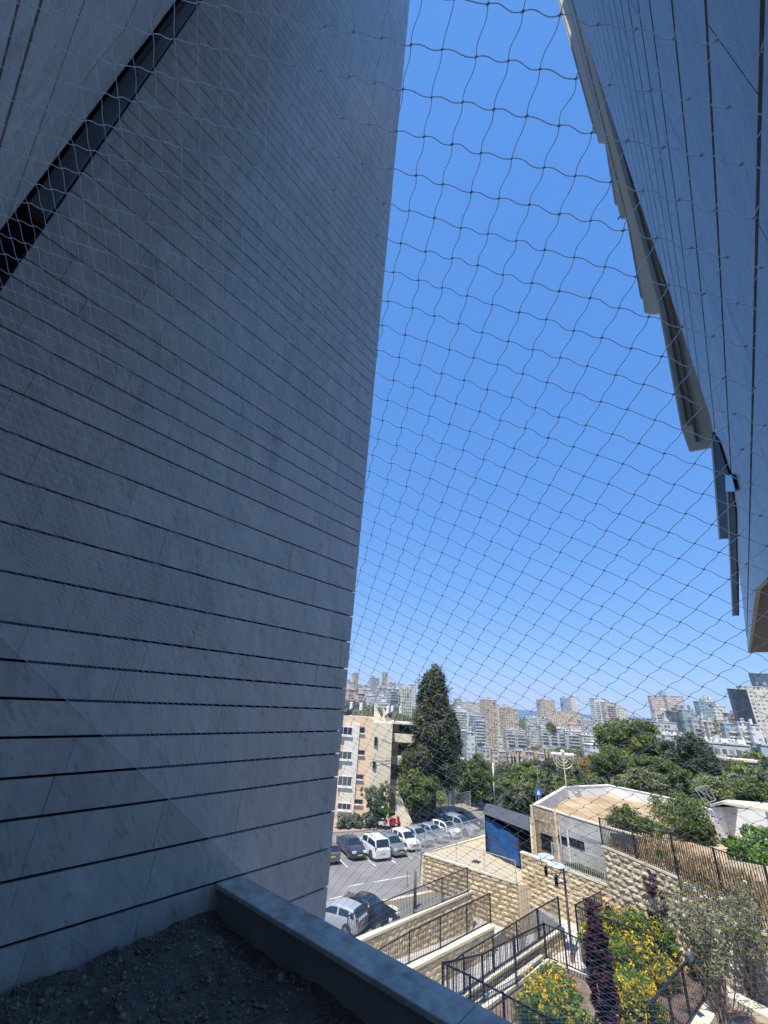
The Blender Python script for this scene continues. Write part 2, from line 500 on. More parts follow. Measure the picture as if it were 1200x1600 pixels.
# backing and soffit
mb = MB()
prof = [(-2.5, c3[1]+0.01), (c3[0], c3[1]+0.01), (c2[0], c2[1]+0.01), (tip[0]-0.05, tip[1]+0.01), (edge_mid[0]-0.03, edge_mid[1]), (edge_top[0]-0.03, edge_top[1]), (edge_top[0]-0.03, TOP), (-2.5, TOP)]
n = len(prof)
mb.add([(x, -R-0.05, z) for x, z in prof] + [(x, -4.5, z) for x, z in prof],
       [tuple(range(n)), tuple(range(n, 2*n))[::-1]] + [(i, n+i, n+(i+1) % n, (i+1) % n) for i in range(3, n)])
mb.build('backing', M_joint, w)
mb = MB()
mb.add([(x, -R-0.032, z) for x, z in prof[:4]] + [(x, -4.5, z) for x, z in prof[:4]], [(0,1,5,4),(1,2,6,5),(2,3,7,6)])
for i in range(7):
    y = -R - 0.35 - i*0.55
    mb.box(c3[0]+0.05, tip[0]-0.1, y-0.008, y+0.008, c3[1]-0.006, c3[1]+0.004)
mb.build('soffit', M_fin, w); soff_ = mb
for o_ in w.children:
    if o_.name.startswith('soffit'): soffit_o = o_
# stepped beige fins past its far edge: pixel columns measured on a plane x = const
def FX(px, py, x):
    r_ = ray(px, py); c, s_ = math.cos(BROT), math.sin(BROT)
    lx, ly = c*r_.x + s_*r_.y, -s_*r_.x + c*r_.y
    t = x / lx
    return ly*t, r_.z*t
fins = [ # left px at bottom, right px, bottom py, x plane, material, depth
    (1077, 1112, 703, 3.82, 0, .05), (1068, 1080, 690, 3.86, 1, .05), (1064, 1072, 667, 3.90, 3, .05), (1016, 1050, 490, 3.97, 0, .05), (1004, 1020, 466, 4.05, 1, .05),
    (972, 1000, 341, 4.12, 0, .05), (963, 978, 318, 4.20, 3, .05), (937, 962, 224, 4.27, 0, .05), (930, 950, 208, 4.34, 1, .05), (888, 920, 58, 4.42, 0, .05), (877, 905, -40, 4.5, 1, .05)]
M_fin2 = mottled('grey_beige_fin_edge', (0.36, 0.30, 0.23), (0.42, 0.36, 0.28), 1.2, 0.6)
fm = [M_fin, M_fin2, plain('black_reveal', (0.012, 0.012, 0.013), 0.7), plain('pale_fin_edge', (0.42, 0.43, 0.40), 0.4)]
M_soffit = mottled('brown_grey_soffit', (0.26, 0.25, 0.24), (0.34, 0.33, 0.31), 1.2, 0.8)
def plane_poly(name, pxs, x0, mat, k=0.7, y0=-0.3, th=0.05):
    """a canted panel standing behind the marble edge; the two last points are its top and run on up to the roof line"""
    c, s_ = math.cos(BROT), math.sin(BROT); pts = []
    for px, py in pxs:
        r_ = ray(px, py); lx, ly = c*r_.x + s_*r_.y, -s_*r_.x + c*r_.y
        t = (x0 - k*y0)/(lx - k*ly); pts.append((lx*t, ly*t, r_.z*t))
    pts = pts[:-2] + [(pts[-2][0], pts[-2][1], TOP), (pts[-1][0], pts[-1][1], TOP)] if False else pts
    up_ = [(pts[-2][0], pts[-2][1], TOP), (pts[-1][0], pts[-1][1], TOP)]
    pts = pts[:-2] + [pts[-2]] + up_ + [pts[-1]]
    n = len(pts); nx_, ny_ = 1/math.hypot(1, k), -k/math.hypot(1, k)
    q = MB(); q.add(pts + [(x+nx_*th, y+ny_*th, z) for x, y, z in pts], [tuple(range(n)), tuple(range(2*n-1, n-1, -1))] + [(i, n+i, n+(i+1) % n, (i+1) % n) for i in range(n)])
    return q.build(name, mat, w)
plane_poly('facade_panel', [(1030, 488), (1064, 668), (1077, 705), (1118, 697), (975, -60), (884, -60)], 6.6, fm[0])
plane_poly('panel_edge', [(1033, 488), (1066, 664), (1072, 664), (1040, 488), (890, -60), (884, -60)], 6.52, fm[3])
plane_poly('panel_seam', [(1047, 488), (1086, 690), (1088, 690), (1049.5, 488), (902, -60), (900, -60)], 6.55, M_fin2)
plane_poly('panel_lip', [(1074, 697), (1077, 706), (1113, 699), (1112, 692), (1111, 690), (1110, 690)], 6.54, M_fin2) if False else None
plane_poly('facade_panel', [(982, 343), (1003.5, 462), (1007, 489), (1021, 491), (1031, 488), (905, -60), (880, -60)], 7.0, fm[0])
plane_poly('panel_edge', [(979, 343), (1000, 463), (1002, 467), (1009, 466), (1007, 452), (885, -60), (877, -60)], 7.1, M_fin2)
plane_poly('facade_panel', [(948, 224), (964, 318), (970, 342), (985, 341), (1000, 345), (895, -60), (872, -60)], 7.5, fm[0])
plane_poly('panel_edge', [(945, 224), (960, 316), (961, 320), (969, 320), (966, 305), (877, -60), (869, -60)], 7.6, fm[3])
plane_poly('facade_panel', [(931, 206), (935, 224), (950, 224), (960, 220), (872, -60), (858, -60)], 8.0, fm[0])
plane_poly('panel_edge', [(928, 205), (929, 209), (937, 209), (934, 195), (860, -60), (855, -60)], 8.1, M_fin2)
def side_strip(name, pxs, y, mat, th=0.04):
    q = MB(); c, s_ = math.cos(BROT), math.sin(BROT); pts = []
    for px, py in pxs:
        r_ = ray(px, py); lx, ly = c*r_.x + s_*r_.y, -s_*r_.x + c*r_.y; t = y/ly; pts.append((lx*t, r_.z*t))
    n = len(pts)
    q.add([(x, y, z) for x, z in pts] + [(x, y-th, z) for x, z in pts], [tuple(range(n)), tuple(range(2*n-1, n-1, -1))] + [(i, n+i, n+(i+1) % n, (i+1) % n) for i in range(n)])
    return q.build(name, mat, w)
side_strip('dark_edge_panel', [(1112, 676), (1124.5, 842), (1139.5, 842), (1140, 745), (1122, 690)], -R+0.012, fm[2], 0.02)
side_strip('panel_rim', [(1110.5, 690), (1123, 843), (1126, 843), (1113.5, 690)], -R+0.018, M_fin2, 0.004)
side_strip('weathered_edge_board', [(1136, 768), (1145, 962), (1152.5, 962), (1149, 800), (1144, 768)], -R+0.010, M_fin_dark, 0.02)
side_strip('board_rim', [(1134.5, 764), (1144, 963), (1146, 963), (1137.5, 764)], -R+0.016, M_fin2, 0.004)
side_strip('glass_tab', [(1133, 742), (1134, 768), (1149, 768), (1143, 742)], -R+0.02, plain('teal_glass_tab', (0.18, 0.30, 0.32), 0.2), 0.004)
hk = MB(); y_, z_ = FX(970, 340, 7.48)
hk.tube([(7.46, y_-0.03, z_+0.015), (7.46, y_+0.035, z_+0.015), (7.46, y_+0.06, z_-0.04)], 0.014, 6)
hk.build('steel_hook', M_joint, w)

soffit_o.data.materials[0] = M_soffit
# terrace: parapet, gravel ------------------------------------------------
ZP = -0.395 * LW
par = bframe(empty('terrace_parapet', label='low stone parapet with weathered coping slabs running from the marble wall to the bottom edge', cat='parapet'))
mb = MB(); mb.box(0.698*LW, 0.745*LW, -9.0, LW-0.004, -15.0, ZP-0.042)
mb.build('parapet_body', M_parapet_side, par)
mb = MB(); yy = LW - 0.004; r = random.Random(8)
while yy > -9:
    y2 = yy - 1.35
    mb.box(0.685*LW, 0.752*LW, y2+0.004, yy, ZP-0.04, ZP, 0, r.random())
    yy = y2
cp = mb.build('coping', M_parapet, par)
bv = cp.modifiers.new('bevel', 'BEVEL'); bv.width = 0.008; bv.segments = 2
slabb = bframe(empty('terrace_slab', label='concrete body of the terrace under the gravel bed', cat='building'))
mb = MB(); mb.box(XB-0.05, 0.697*LW, -9.0, LW+0.05, -15.0, -2.25); mb.build('concrete_body', M_parapet_side, slabb)
ZG = -0.452 * LW
nx, ny = 110, 240
gx = np.linspace(XB, 0.698*LW, nx); gy = np.linspace(-3.5, LW, ny)
GX, GY = np.meshgrid(gx, gy, indexing='ij')
def vnoise(x, y, s, seed):
    r_ = np.random.default_rng(seed); g_ = r_.random((64, 64))
    xi = (x*s) % 63; yi = (y*s) % 63
    a = np.floor(xi).astype(int); b_ = np.floor(yi).astype(int); fx = xi-a; fy = yi-b_
    fx = fx*fx*(3-2*fx); fy = fy*fy*(3-2*fy)
    return (g_[a,b_]*(1-fx)*(1-fy)+g_[a+1,b_]*fx*(1-fy)+g_[a,b_+1]*(1-fx)*fy+g_[a+1,b_+1]*fx*fy)
def gh(x, y):
    return ZG + 0.13*(vnoise(x+9, y+9, 1.3, 1)-0.5) + 0.07*(vnoise(x+9, y+9, 4, 2)-0.5) + 0.035*(vnoise(x+9, y+9, 14, 3)-0.5)
GZ = gh(GX, GY)
V = np.stack([GX, GY, GZ], -1).reshape(-1, 3)
ii = (np.arange(nx-1)[:, None]*ny + np.arange(ny-1)[None]).ravel()
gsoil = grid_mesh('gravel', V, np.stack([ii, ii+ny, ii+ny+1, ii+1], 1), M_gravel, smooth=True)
tag(bframe(gsoil), kind='structure')
# loose stones
K = 26000
px_ = rng.uniform(XB, 0.695*LW, K); py_ = rng.uniform(-1.5, LW-0.01, K)
rad = np.clip(rng.lognormal(-4.8, 0.5, K), 0.004, 0.05)
oct_v = np.array([(1,0,0),(0,1,0),(-1,0,0),(0,-1,0),(0,0,1),(0,0,-1)], float)
oct_f = np.array([(0,1,4),(1,2,4),(2,3,4),(3,0,4),(1,0,5),(2,1,5),(3,2,5),(0,3,5)])
ang = rng.uniform(0, 6.28, K)
S = rad[:, None]*rng.uniform(0.6, 1.3, (K, 3)); S[:, 2] *= 0.7
P = oct_v[None]*S[:, None, :] + rng.normal(0, 0.12, (K, 6, 3))*rad[:, None, None]
c_, s_ = np.cos(ang)[:, None], np.sin(ang)[:, None]
P = np.stack([P[..., 0]*c_-P[..., 1]*s_, P[..., 0]*s_+P[..., 1]*c_, P[..., 2]], -1)
P += np.stack([px_, py_, gh(px_, py_)+rad*0.25], -1)[:, None, :]
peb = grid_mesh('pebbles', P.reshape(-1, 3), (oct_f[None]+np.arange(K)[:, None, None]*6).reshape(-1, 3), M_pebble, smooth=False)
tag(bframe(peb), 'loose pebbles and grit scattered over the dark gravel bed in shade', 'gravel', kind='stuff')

# bird net ------------------------------------------------------------------
CELL = 0.05
U = np.array([0.57844, -0.72148, -0.38062]); Vv = np.array([0.53890, 0.68619, -0.44280])*(0.38533/0.39383*1.0)/1.0
Vv = np.array([0.53890, 0.68619, -0.44280])
P0 = np.array([3.18653, 2.59243, 18.31284])
U, Vv, P0 = U*CELL, Vv*CELL*0.97845/np.linalg.norm([0.53890, 0.68619, -0.44280]), P0*CELL
NN = np.cross(U, Vv); NN /= np.linalg.norm(NN)
if NN[2] < 0: NN = -NN
I, J = np.meshgrid(np.arange(-150, 290), np.arange(-150, 290), indexing='ij')
node = P0[None, None] + I[..., None]*U + J[..., None]*Vv
def keep(p):
    x, y, z = p[..., 0], p[..., 1], p[..., 2]
    return (x > XB+0.005) & (x < 5.3) & (y < LW-0.003) & (y > -2.6) & ((z < 1.0) | (y > -R+0.01)) & (z > -3.0)
kp = keep(node)
jit = rng.normal(0, 0.0011, node.shape); node = node + jit
amp = 0.038 + 0.02*np.sin(I*0.21+J*0.13)*0.5 + rng.normal(0, 0.012, I.shape)
SEG = 7; ss = np.linspace(0, 1, SEG+1)
verts = []; faces = []; base = 0
RADC = 0.00070
for (d_, perp, di, dj, sgn) in ((U, -Vv/np.linalg.norm(Vv), 1, 0, 1), (Vv, U/np.linalg.norm(U), 0, 1, 1)):
    a = node[:-1, :-1] if True else None
    i2 = node[1:, :-1] if di else node[:-1, 1:]
    k2 = kp[1:, :-1] if di else kp[:-1, 1:]
    ok = kp[:-1, :-1] & k2
    A = a[ok]; B_ = i2[ok]; am = amp[:-1, :-1][ok]
    n = len(A)
    pts = A[:, None]*(1-ss)[None, :, None] + B_[:, None]*ss[None, :, None]
    pts = pts + perp[None, None]*(np.sin(2*np.pi*ss)[None, :, None]*(am*CELL)[:, None, None])
    tdir = (B_-A)/np.linalg.norm(B_-A, axis=1)[:, None]
    side = np.cross(tdir, NN[None]); side /= np.linalg.norm(side, axis=1)[:, None]
    q = 3                              # half-round cord, open on its far side
    ringv = []
    for kq in range(q):
        an = np.pi + np.pi*kq/2
        ringv.append(pts + RADC*(math.cos(an)*side + math.sin(an)*NN[None])[:, None])
    Vt = np.stack(ringv, 2)            # n, SEG+1, q, 3
    verts.append(Vt.reshape(-1, 3))
    st = (np.arange(n)*(SEG+1)*q)[:, None, None] + (np.arange(SEG)*q)[None, :, None] + np.arange(q-1)[None, None]
    st2 = (np.arange(n)*(SEG+1)*q)[:, None, None] + (np.arange(SEG)*q)[None, :, None] + (np.arange(q-1)+1)[None, None]
    Fq = np.stack([st, st2, st2+q, st+q], -1).reshape(-1, 4) + base
    faces.append(Fq); base += n*(SEG+1)*q
# knots: little elongated lumps
kn = node[kp]; n = len(kn)
ax1 = (U/np.linalg.norm(U) - Vv/np.linalg.norm(Vv)); ax1 /= np.linalg.norm(ax1)
ax2 = np.cross(NN, ax1)
kv = np.stack([ax1*0.0030, ax2*0.0019, -ax1*0.0030, -ax2*0.0019, NN*0.0018, -NN*0.0018])
Vk = (kn[:, None] + kv[None]*rng.uniform(0.85, 1.2, (n, 1, 1))).reshape(-1, 3)
quad = np.array([(0,1,4,4),(1,2,4,4),(2,3,4,4),(3,0,4,4),(1,0,5,5),(2,1,5,5),(3,2,5,5),(0,3,5,5)])
tri = quad[:, :3]
net = bframe(empty('bird_net', label='fine knotted bird net stretched slanting across the whole opening in front of the camera', cat='net'))
grid_mesh('mesh_cords', np.concatenate(verts), np.concatenate(faces), M_net, net)
grid_mesh('knots', Vk, (tri[None]+np.arange(n)[:, None, None]*6).reshape(-1, 3), plain('net_knot', (0.8, 0.8, 0.8), 0.5), net)
# edge cable along the left wall and the parapet
def netz(x, y): # height of the net plane
    c0 = P0.dot(NN); return (c0 - NN[0]*x - NN[1]*y)/NN[2]
mb = MB()
mb.tube([(x, LW-0.012, netz(x, LW-0.012)) for x in np.linspace(XB+0.03, 0.757*LW, 14)], 0.0022, 6)
mb.build('edge_cable', M_net, net)
print('net cords', base//4, 'knots', n)
# ================================================================== land, sea
def AZ(px, py=1150):
    r = ray(px, py); return math.atan2(r.x, r.y)
def TE(px, py):
    r = ray(px, py); return r.z / math.hypot(r.x, r.y)
prof_cols = {
 420: [(60,1300),(100,1285),(160,1210),(300,1130),(450,1095),(700,1068),(900,1058),(1400,1064)],
 540: [(60,1300),(100,1285),(160,1215),(300,1140),(450,1103),(700,1080),(900,1068),(1400,1074)],
 600: [(60,1300),(100,1283),(160,1220),(300,1150),(450,1112),(700,1088),(900,1077),(1400,1084)],
 640: [(60,1300),(100,1283),(160,1230),(300,1165),(450,1130),(700,1102),(950,1085),(1500,1096)],
 700: [(60,1300),(100,1280),(160,1245),(300,1200),(500,1165),(750,1128),(1050,1099),(1600,1112)],
 760: [(60,1300),(100,1277),(160,1245),(300,1210),(500,1182),(750,1162),(1000,1140),(1300,1122),(1900,1124)],
 800: [(60,1300),(100,1275),(160,1240),(300,1205),(500,1180),(750,1162),(1000,1145),(1400,1126),(2000,1128)],
 880: [(60,1300),(100,1270),(160,1235),(300,1203),(500,1178),(750,1158),(1000,1140),(1400,1122),(2200,1128)],
 960: [(60,1300),(100,1262),(160,1230),(300,1200),(500,1172),(750,1152),(1000,1138),(1400,1124),(2200,1132)],
 1060:[(60,1300),(100,1262),(160,1232),(300,1200),(450,1175),(700,1150),(1000,1136),(1500,1134),(2200,1138)],
 1180:[(60,1300),(100,1262),(160,1232),(300,1200),(450,1180),(700,1158),(1000,1144),(1500,1142),(2200,1146)],
 1260:[(60,1300),(100,1262),(160,1232),(300,1200),(450,1180),(700,1158),(1000,1148),(1500,1146),(2200,1150)],
}
cols = sorted(prof_cols)
caz = np.array([AZ(c) for c in cols])
RS = np.concatenate([[3, 20, 40, 52, 60], np.geomspace(66, 9000, 120)])
prof = []
for c in cols:
    pr = prof_cols[c]
    rr = [math.log(p[0]) for p in pr]; zz_ = []
    for (r_, py) in pr: zz_.append(15 + r_*TE(c, py))
    zz_[0] = -1.6
    rr2 = [math.log(3)] + rr + [math.log(pr[-1][0]*1.6), math.log(pr[-1][0]*2.2), math.log(9000)]
    zz_ = [-2.6] + zz_ + [zz_[-1]-60, -215, -230]
    prof.append(np.interp(np.log(RS), rr2, zz_))
prof = np.array(prof)
def terrain_grid(az):
    out = np.empty((len(az), len(RS)))
    for k in range(len(RS)): out[:, k] = np.interp(az, caz, prof[:, k])
    return out
NA = 420
azs = np.linspace(math.radians(-100), math.radians(100), NA)
TG = terrain_grid(azs)
_rough = np.zeros_like(TG)
for s, a_, sd in ((0.012, 5.0, 21), (0.04, 2.2, 22), (0.12, 0.8, 23)):
    xx = RS[None]*np.sin(azs)[:, None] + 9000; yy_ = RS[None]*np.cos(azs)[:, None] + 9000
    _rough += a_*(vnoise(xx, yy_, s, sd)-0.5)
TG = TG + _rough*np.clip((RS[None]-90)/250, 0, 1)
def TZ(x, y):
    az = math.atan2(x, y); r_ = math.hypot(x, y)
    i = (az-azs[0])/(azs[1]-azs[0]); i = min(max(i, 0), NA-1.001); a = int(i); f = i-a
    k = min(max(np.searchsorted(RS, r_)-1, 0), len(RS)-2); g = (r_-RS[k])/(RS[k+1]-RS[k]); g = min(max(g, 0), 1)
    return (TG[a, k]*(1-g)+TG[a, k+1]*g)*(1-f) + (TG[a+1, k]*(1-g)+TG[a+1, k+1]*g)*f
V = np.stack([RS[None]*np.sin(azs)[:, None], RS[None]*np.cos(azs)[:, None], TG], -1).reshape(-1, 3)
nr = len(RS); ii = (np.arange(NA-1)[:, None]*nr + np.arange(nr-1)[None]).ravel()
mt, nt, b = newmat('hillside_scrub')
v = texco(nt)
f1 = noise(nt, 0.02, 8.0, 0.7, v); f2 = noise(nt, 0.25, 6.0, 0.7, v)
ca = ramp(nt, f1, [(0.36, (0.055, 0.075, 0.028)), (0.5, (0.10, 0.105, 0.05)), (0.62, (0.20, 0.165, 0.10)), (0.75, (0.30, 0.25, 0.17))])
cb_ = ramp(nt, f2, [(0.3, (0.5, 0.55, 0.45)), (0.7, (1.15, 1.1, 1.0))])
mx = N(nt, 'ShaderNodeMix', data_type='RGBA', blend_type='MULTIPLY'); mx.inputs[0].default_value = 1
nt.links.new(ca, mx.inputs[6]); nt.links.new(cb_, mx.inputs[7]); nt.links.new(mx.outputs[2], b.inputs['Base Color'])
setp(b, 0.95, 0, 0.1)
hills = grid_mesh('hills', V, np.stack([ii, ii+1, ii+nr+1, ii+nr], 1), mt, smooth=True)
tag(hills, kind='structure')
# sea
mt, nt, b = newmat('sea_water')
b.inputs['Base Color'].default_value = (0.02, 0.06, 0.12, 1); setp(b, 0.35, 0, 0.5)
bump(nt, b, noise(nt, 0.02, 5.0, 0.6, texco(nt)), 0.3, 3.0)
sea = MB(); K_ = 48; Rr = 52000.0
sea.add([(0, 0, -200)] + [(Rr*math.cos(2*math.pi*k/K_), Rr*math.sin(2*math.pi*k/K_), -200) for k in range(K_)], [(0, 1+k, 1+(k+1) % K_) for k in range(K_)])
tag(sea.build('sea', mt), kind='structure')

# ------------------------------------------------------------------ car park surface
G0 = MB()
_c0, _c1 = PZ(478, 1511, 0.0), PZ(738, 1393, 1.3)
_w0, _w1 = PZ(656, 1331, 2.35), PZ(757, 1304, 2.35)
_w0 = _w0 + (PZ(809, 1379, 2.35)-_w0)*0.05
poly = [(-60, 20), (_c0.x-14, _c0.y-9), (_c0.x, _c0.y), (_c1.x, _c1.y), (_w0.x, _w0.y), (_w1.x, _w1.y), (40, 66), (22, 76), (5, 76), (-60, 76)]
G0.prism(poly, -1.4, 0.0); tag(G0.build('car_park', M_asphalt), kind='structure')
ground_near = MB(); ground_near.prism([(-70, -30), (60, -30), (60, 60), (-70, 60)], -2.2, -1.3)
tag(ground_near.build('ground', M_soil), kind='structure')

# ------------------------------------------------------------------ builders for the ramp area
def rough_wall(name, p0, p1, z0, z1, zbot, course=0.32, blk=(0.5, 1.15), cap=0.12, capw=0.42, thick=0.34, mat=None, label='', group=None, proud=0.05, seed=1, cat='wall'):
    """retaining wall of rock-faced courses from plan point p0 to p1, top running z0 to z1, face on the camera's side"""
    mat = mat or M_rock
    p0 = Vector((p0[0], p0[1], 0)); p1 = Vector((p1[0], p1[1], 0))
    ax = (p1-p0); L = ax.length; ax /= L
    nrm = Vector((ax.y, -ax.x, 0))
    if nrm.dot(Vector((CAM.x, CAM.y, 0)) - (p0+p1)/2) < 0: nrm = -nrm
    r = random.Random(seed)
    base = (p0+p1)/2
    o = empty(name, (base.x, base.y, zbot), 0, label, cat, group)
    off = Vector((base.x, base.y, zbot))
    core = MB()
    a, b_ = p0, p1
    back = -nrm*thick
    pts = [a, b_, b_+back, a+back]
    core.prism([(q.x-off.x, q.y-off.y) for q in pts], [0]*4, [z0-cap-off.z, z1-cap-off.z, z1-cap-off.z, z0-cap-off.z])
    core.build('core', M_rock, o)
    mb = MB()
    zt = max(z0, z1)
    nc = int(math.ceil((zt-zbot)/course))
    for c in range(nc):
        s = -r.uniform(0, 0.6)
        while s < L:
            w_ = r.uniform(*blk); s0, s1 = max(0, s), min(L, s+w_); s += w_
            if s1-s0 < 0.05: continue
            tm = ((s0+s1)/2)/L; top = z0+(z1-z0)*tm - cap
            # courses hang from the coping so they follow its slope
            za = top - (c+1)*course + 0.012; zb = top - c*course - 0.012
            if zb < zbot: continue
            g = 0.012; nxg, nzg = 7, 3
            vs = []; 
            sl = (z1-z0)/L
            for jz in range(nzg+1):
                for ix in range(nxg+1):
                    fx, fz = ix/nxg, jz/nzg
                    ss_ = s0+g+(s1-s0-2*g)*fx
                    edge = min(fx, 1-fx)*2, min(fz, 1-fz)*2
                    bul = proud*(min(1, edge[0]*2.2)*min(1, edge[1]*2.0))*(0.35+1.1*r.random()) - 0.01
                    p = p0 + ax*ss_ + nrm*bul
                    z = za+(zb-za)*fz + sl*(ss_-(s0+s1)/2)
                    vs.append((p.x-off.x, p.y-off.y, z-off.z))
            fs = []
            for jz in range(nzg):
                for ix in range(nxg):
                    q = jz*(nxg+1)+ix
                    fs.append((q, q+1, q+nxg+2, q+nxg+1))
            mb.add(vs, fs, 0, r.random())
    mb.build('stone_face', mat, o)
    cb = MB()
    s = 0
    while s < L:
        s1 = min(L, s+r.uniform(0.9, 1.1))
        qa, qb = p0+ax*s, p0+ax*(s1-0.006)
        za, zb = z0+(z1-z0)*s/L, z0+(z1-z0)*s1/L
        f = nrm*0.07; bk = -nrm*(capw-0.07)
        pts = [qa+f, qb+f, qb+bk, qa+bk]
        cb.prism([(q.x-off.x, q.y-off.y) for q in pts], [z-cap-off.z for z in (za, zb, zb, za)], [z-off.z for z in (za, zb, zb, za)], 0, r.random())
        s = s1
    cb.build('coping', M_cap, o)
    return o

def fence(name, pts, heights, label, cat='fence', mat=None, sp=0.14, post=0.08, bar=0.028, nposts=None, group=None, rail=0.05, postgap=2.0, mid=False, lift=0.06, posts_at=None):
    """pts: list of (x,y,z) base points; heights: above each"""
    mat = mat or M_black
    pts = [Vector(p) for p in pts]
    off = pts[0].copy()
    o = empty(name, off, 0, label, cat, group)
    rl = MB(); rb_ = MB(); pk = MB(); postlist = []
    tops = [p + Vector((0, 0, h)) for p, h in zip(pts, heights)]
    for i in range(len(pts)-1):
        a, b_, ta, tb = pts[i]-off, pts[i+1]-off, tops[i]-off, tops[i+1]-off
        L = (b_-a).length
        rl.bar(ta, tb, rail, rail)
        lo = Vector((0, 0, lift))
        rb_.bar(a+lo, b_+lo, rail*0.8, rail*0.8)
        if mid: rb_.bar(a.lerp(ta, 0.86), b_.lerp(tb, 0.86), rail*0.8, rail*0.8)
        n = max(2, int(L/sp))
        for k in range(1, n):
            t = k/n
            pk.bar(a.lerp(b_, t)+lo, ta.lerp(tb, t), bar, bar)
        m_ = max(1, int(round(L/postgap)))
        for k in range(m_ + (1 if i == len(pts)-2 else 0)):
            t = k/m_; postlist.append((a.lerp(b_, t), ta.lerp(tb, t)))
    rl.build('top_rail', mat, o); rb_.build('bottom_rail', mat, o); pk.build('pickets', mat, o)
    for a, t in postlist:
        q = MB(); q.bar(a - Vector((0, 0, 0.08)), t + Vector((0, 0, 0.04)), post, post); q.build('post', mat, o)
    return o

def px_fence(name, base, tops, z, label, **kw):
    """base pixels at heights z, top rail rows seen above the same plan point"""
    zz_ = z if isinstance(z, (list, tuple)) else [z]*len(base)
    P = [PZ(x, y, q) for (x, y), q in zip(base, zz_)]
    H = [zat(p, 0, ty) - p.z for p, ty in zip(P, tops)]
    return fence(name, P, H, label, **kw)

# plaza ------------------------------------------------------------------
ZPL = 2.35
mt, nt, b = newmat('beige_square_paving')
v = texco(nt)
bk = N(nt, 'ShaderNodeTexBrick'); bk.inputs['Scale'].default_value = 1.0
mp = N(nt, 'ShaderNodeMapping'); mp.inputs['Rotation'].default_value = (0, 0, -0.6); mp.inputs['Scale'].default_value = (2.2, 2.2, 2.2)
nt.links.new(v, mp.inputs[0]); nt.links.new(mp.outputs[0], bk.inputs['Vector'])
bk.offset = 0.0
bk.inputs['Color1'].default_value = (0.50, 0.41, 0.27, 1); bk.inputs['Color2'].default_value = (0.58, 0.49, 0.34, 1)
bk.inputs['Mortar'].default_value = (0.30, 0.25, 0.18, 1); bk.inputs['Mortar Size'].default_value = 0.02
nt.links.new(bk.outputs[0], b.inputs['Base Color']); setp(b, 0.85, 0, 0.2)
M_plaza = mt
mt, nt, b = newmat('whitish_paving')
v = texco(nt)
bk = N(nt, 'ShaderNodeTexBrick'); bk.inputs['Scale'].default_value = 1.0
mp = N(nt, 'ShaderNodeMapping'); mp.inputs['Rotation'].default_value = (0, 0, 0.3); mp.inputs['Scale'].default_value = (3.5, 3.5, 3.5)
nt.links.new(v, mp.inputs[0]); nt.links.new(mp.outputs[0], bk.inputs['Vector'])
bk.inputs['Color1'].default_value = (0.48, 0.46, 0.42, 1); bk.inputs['Color2'].default_value = (0.60, 0.58, 0.53, 1)
bk.inputs['Mortar'].default_value = (0.33, 0.31, 0.28, 1); bk.inputs['Mortar Size'].default_value = 0.02
nt.links.new(bk.outputs[0], b.inputs['Base Color']); setp(b, 0.85, 0, 0.2)
M_pave = mt

def XY(p): return (p.x, p.y)
W0a, W0b = PZ(656, 1331, ZPL), PZ(809, 1379, ZPL)
plz = MB()
plz.prism([XY(W0a + (W0b-W0a)*0.0), XY(W0b), XY(PZ(950, 1382, ZPL)), XY(PZ(905, 1290, ZPL)), XY(PZ(800, 1285, ZPL)), XY(PZ(757, 1304, ZPL))], -1.0, ZPL-0.125)
tag(plz.build('plaza', M_plaza), kind='structure')
rough_wall('retaining_wall', W0a, W0b, ZPL, ZPL, -1.2, label='golden rock faced retaining wall below the beige plaza, behind the ramp fences', seed=2)
side0, side1 = PZ(656, 1331, ZPL), PZ(757, 1304, ZPL)
# curb of the plaza along the parked cars
cb = MB(); ax = (side1-side0).normalized(); nn_ = Vector((-ax.y, ax.x, 0))
pts = [side0, side1, side1-nn_*0.4, side0-nn_*0.4]
cb.prism([XY(q) for q in pts], -0.6, ZPL)
tag(cb.build('kerb_wall', M_cap), 'cream kerb wall between the plaza paving and the row of parked cars', 'kerb')
px_fence('plaza_fence', [(650, 1336), (757, 1304)], [1305, 1277], ZPL, 'light grey steel fence between the plaza and the row of parked cars', mat=M_galv, sp=0.14, post=0.07, mid=True, postgap=3.0, lift=0.1, rail=0.06)
px_fence('plaza_fence', [(663, 1332), (713, 1347), (757, 1362), (807, 1379)], [1304, 1318, 1330, 1345], ZPL, 'light grey steel fence along the top of the golden retaining wall', mat=M_galv, sp=0.14, post=0.06, postgap=4.0, lift=0.08, bar=0.014)

# curb / retaining walls of the ramps ----------------------------------------
g1 = MB()
g1.prism([XY(PZ(478, 1515, 0.2)), XY(PZ(735, 1398, 0.4)), XY(PZ(790, 1420, 0.4)), XY(PZ(560, 1600, 0.2))], -1.29, -0.75)
g1.prism([XY(PZ(570, 1560, 0.9)), XY(PZ(772, 1449, 1.2)), XY(PZ(850, 1440, 0.5)), XY(PZ(800, 1640, 0.3)), XY(PZ(660, 1660, 0.3))], -1.28, 0.1)
tag(g1.build('ramp', M_pave), kind='structure')
def pxwall(name, a, za, b_, zb, zbot, **kw):
    return rough_wall(name, PZ(a[0], a[1], za), PZ(b_[0], b_[1], zb), za, zb, zbot, **kw)
pxwall('ramp_wall', (520, 1487), 0.75, (738, 1391), 1.55, -0.9, label='low stone ramp wall nearest the car park, carrying a black fence', seed=4, cap=0.14, capw=0.45)
pxwall('ramp_wall', (560, 1555), 1.3, (772, 1446), 1.5, -0.9, label='low stone ramp wall with cream coping in the middle of the ramps', seed=5, cap=0.14, capw=0.5)
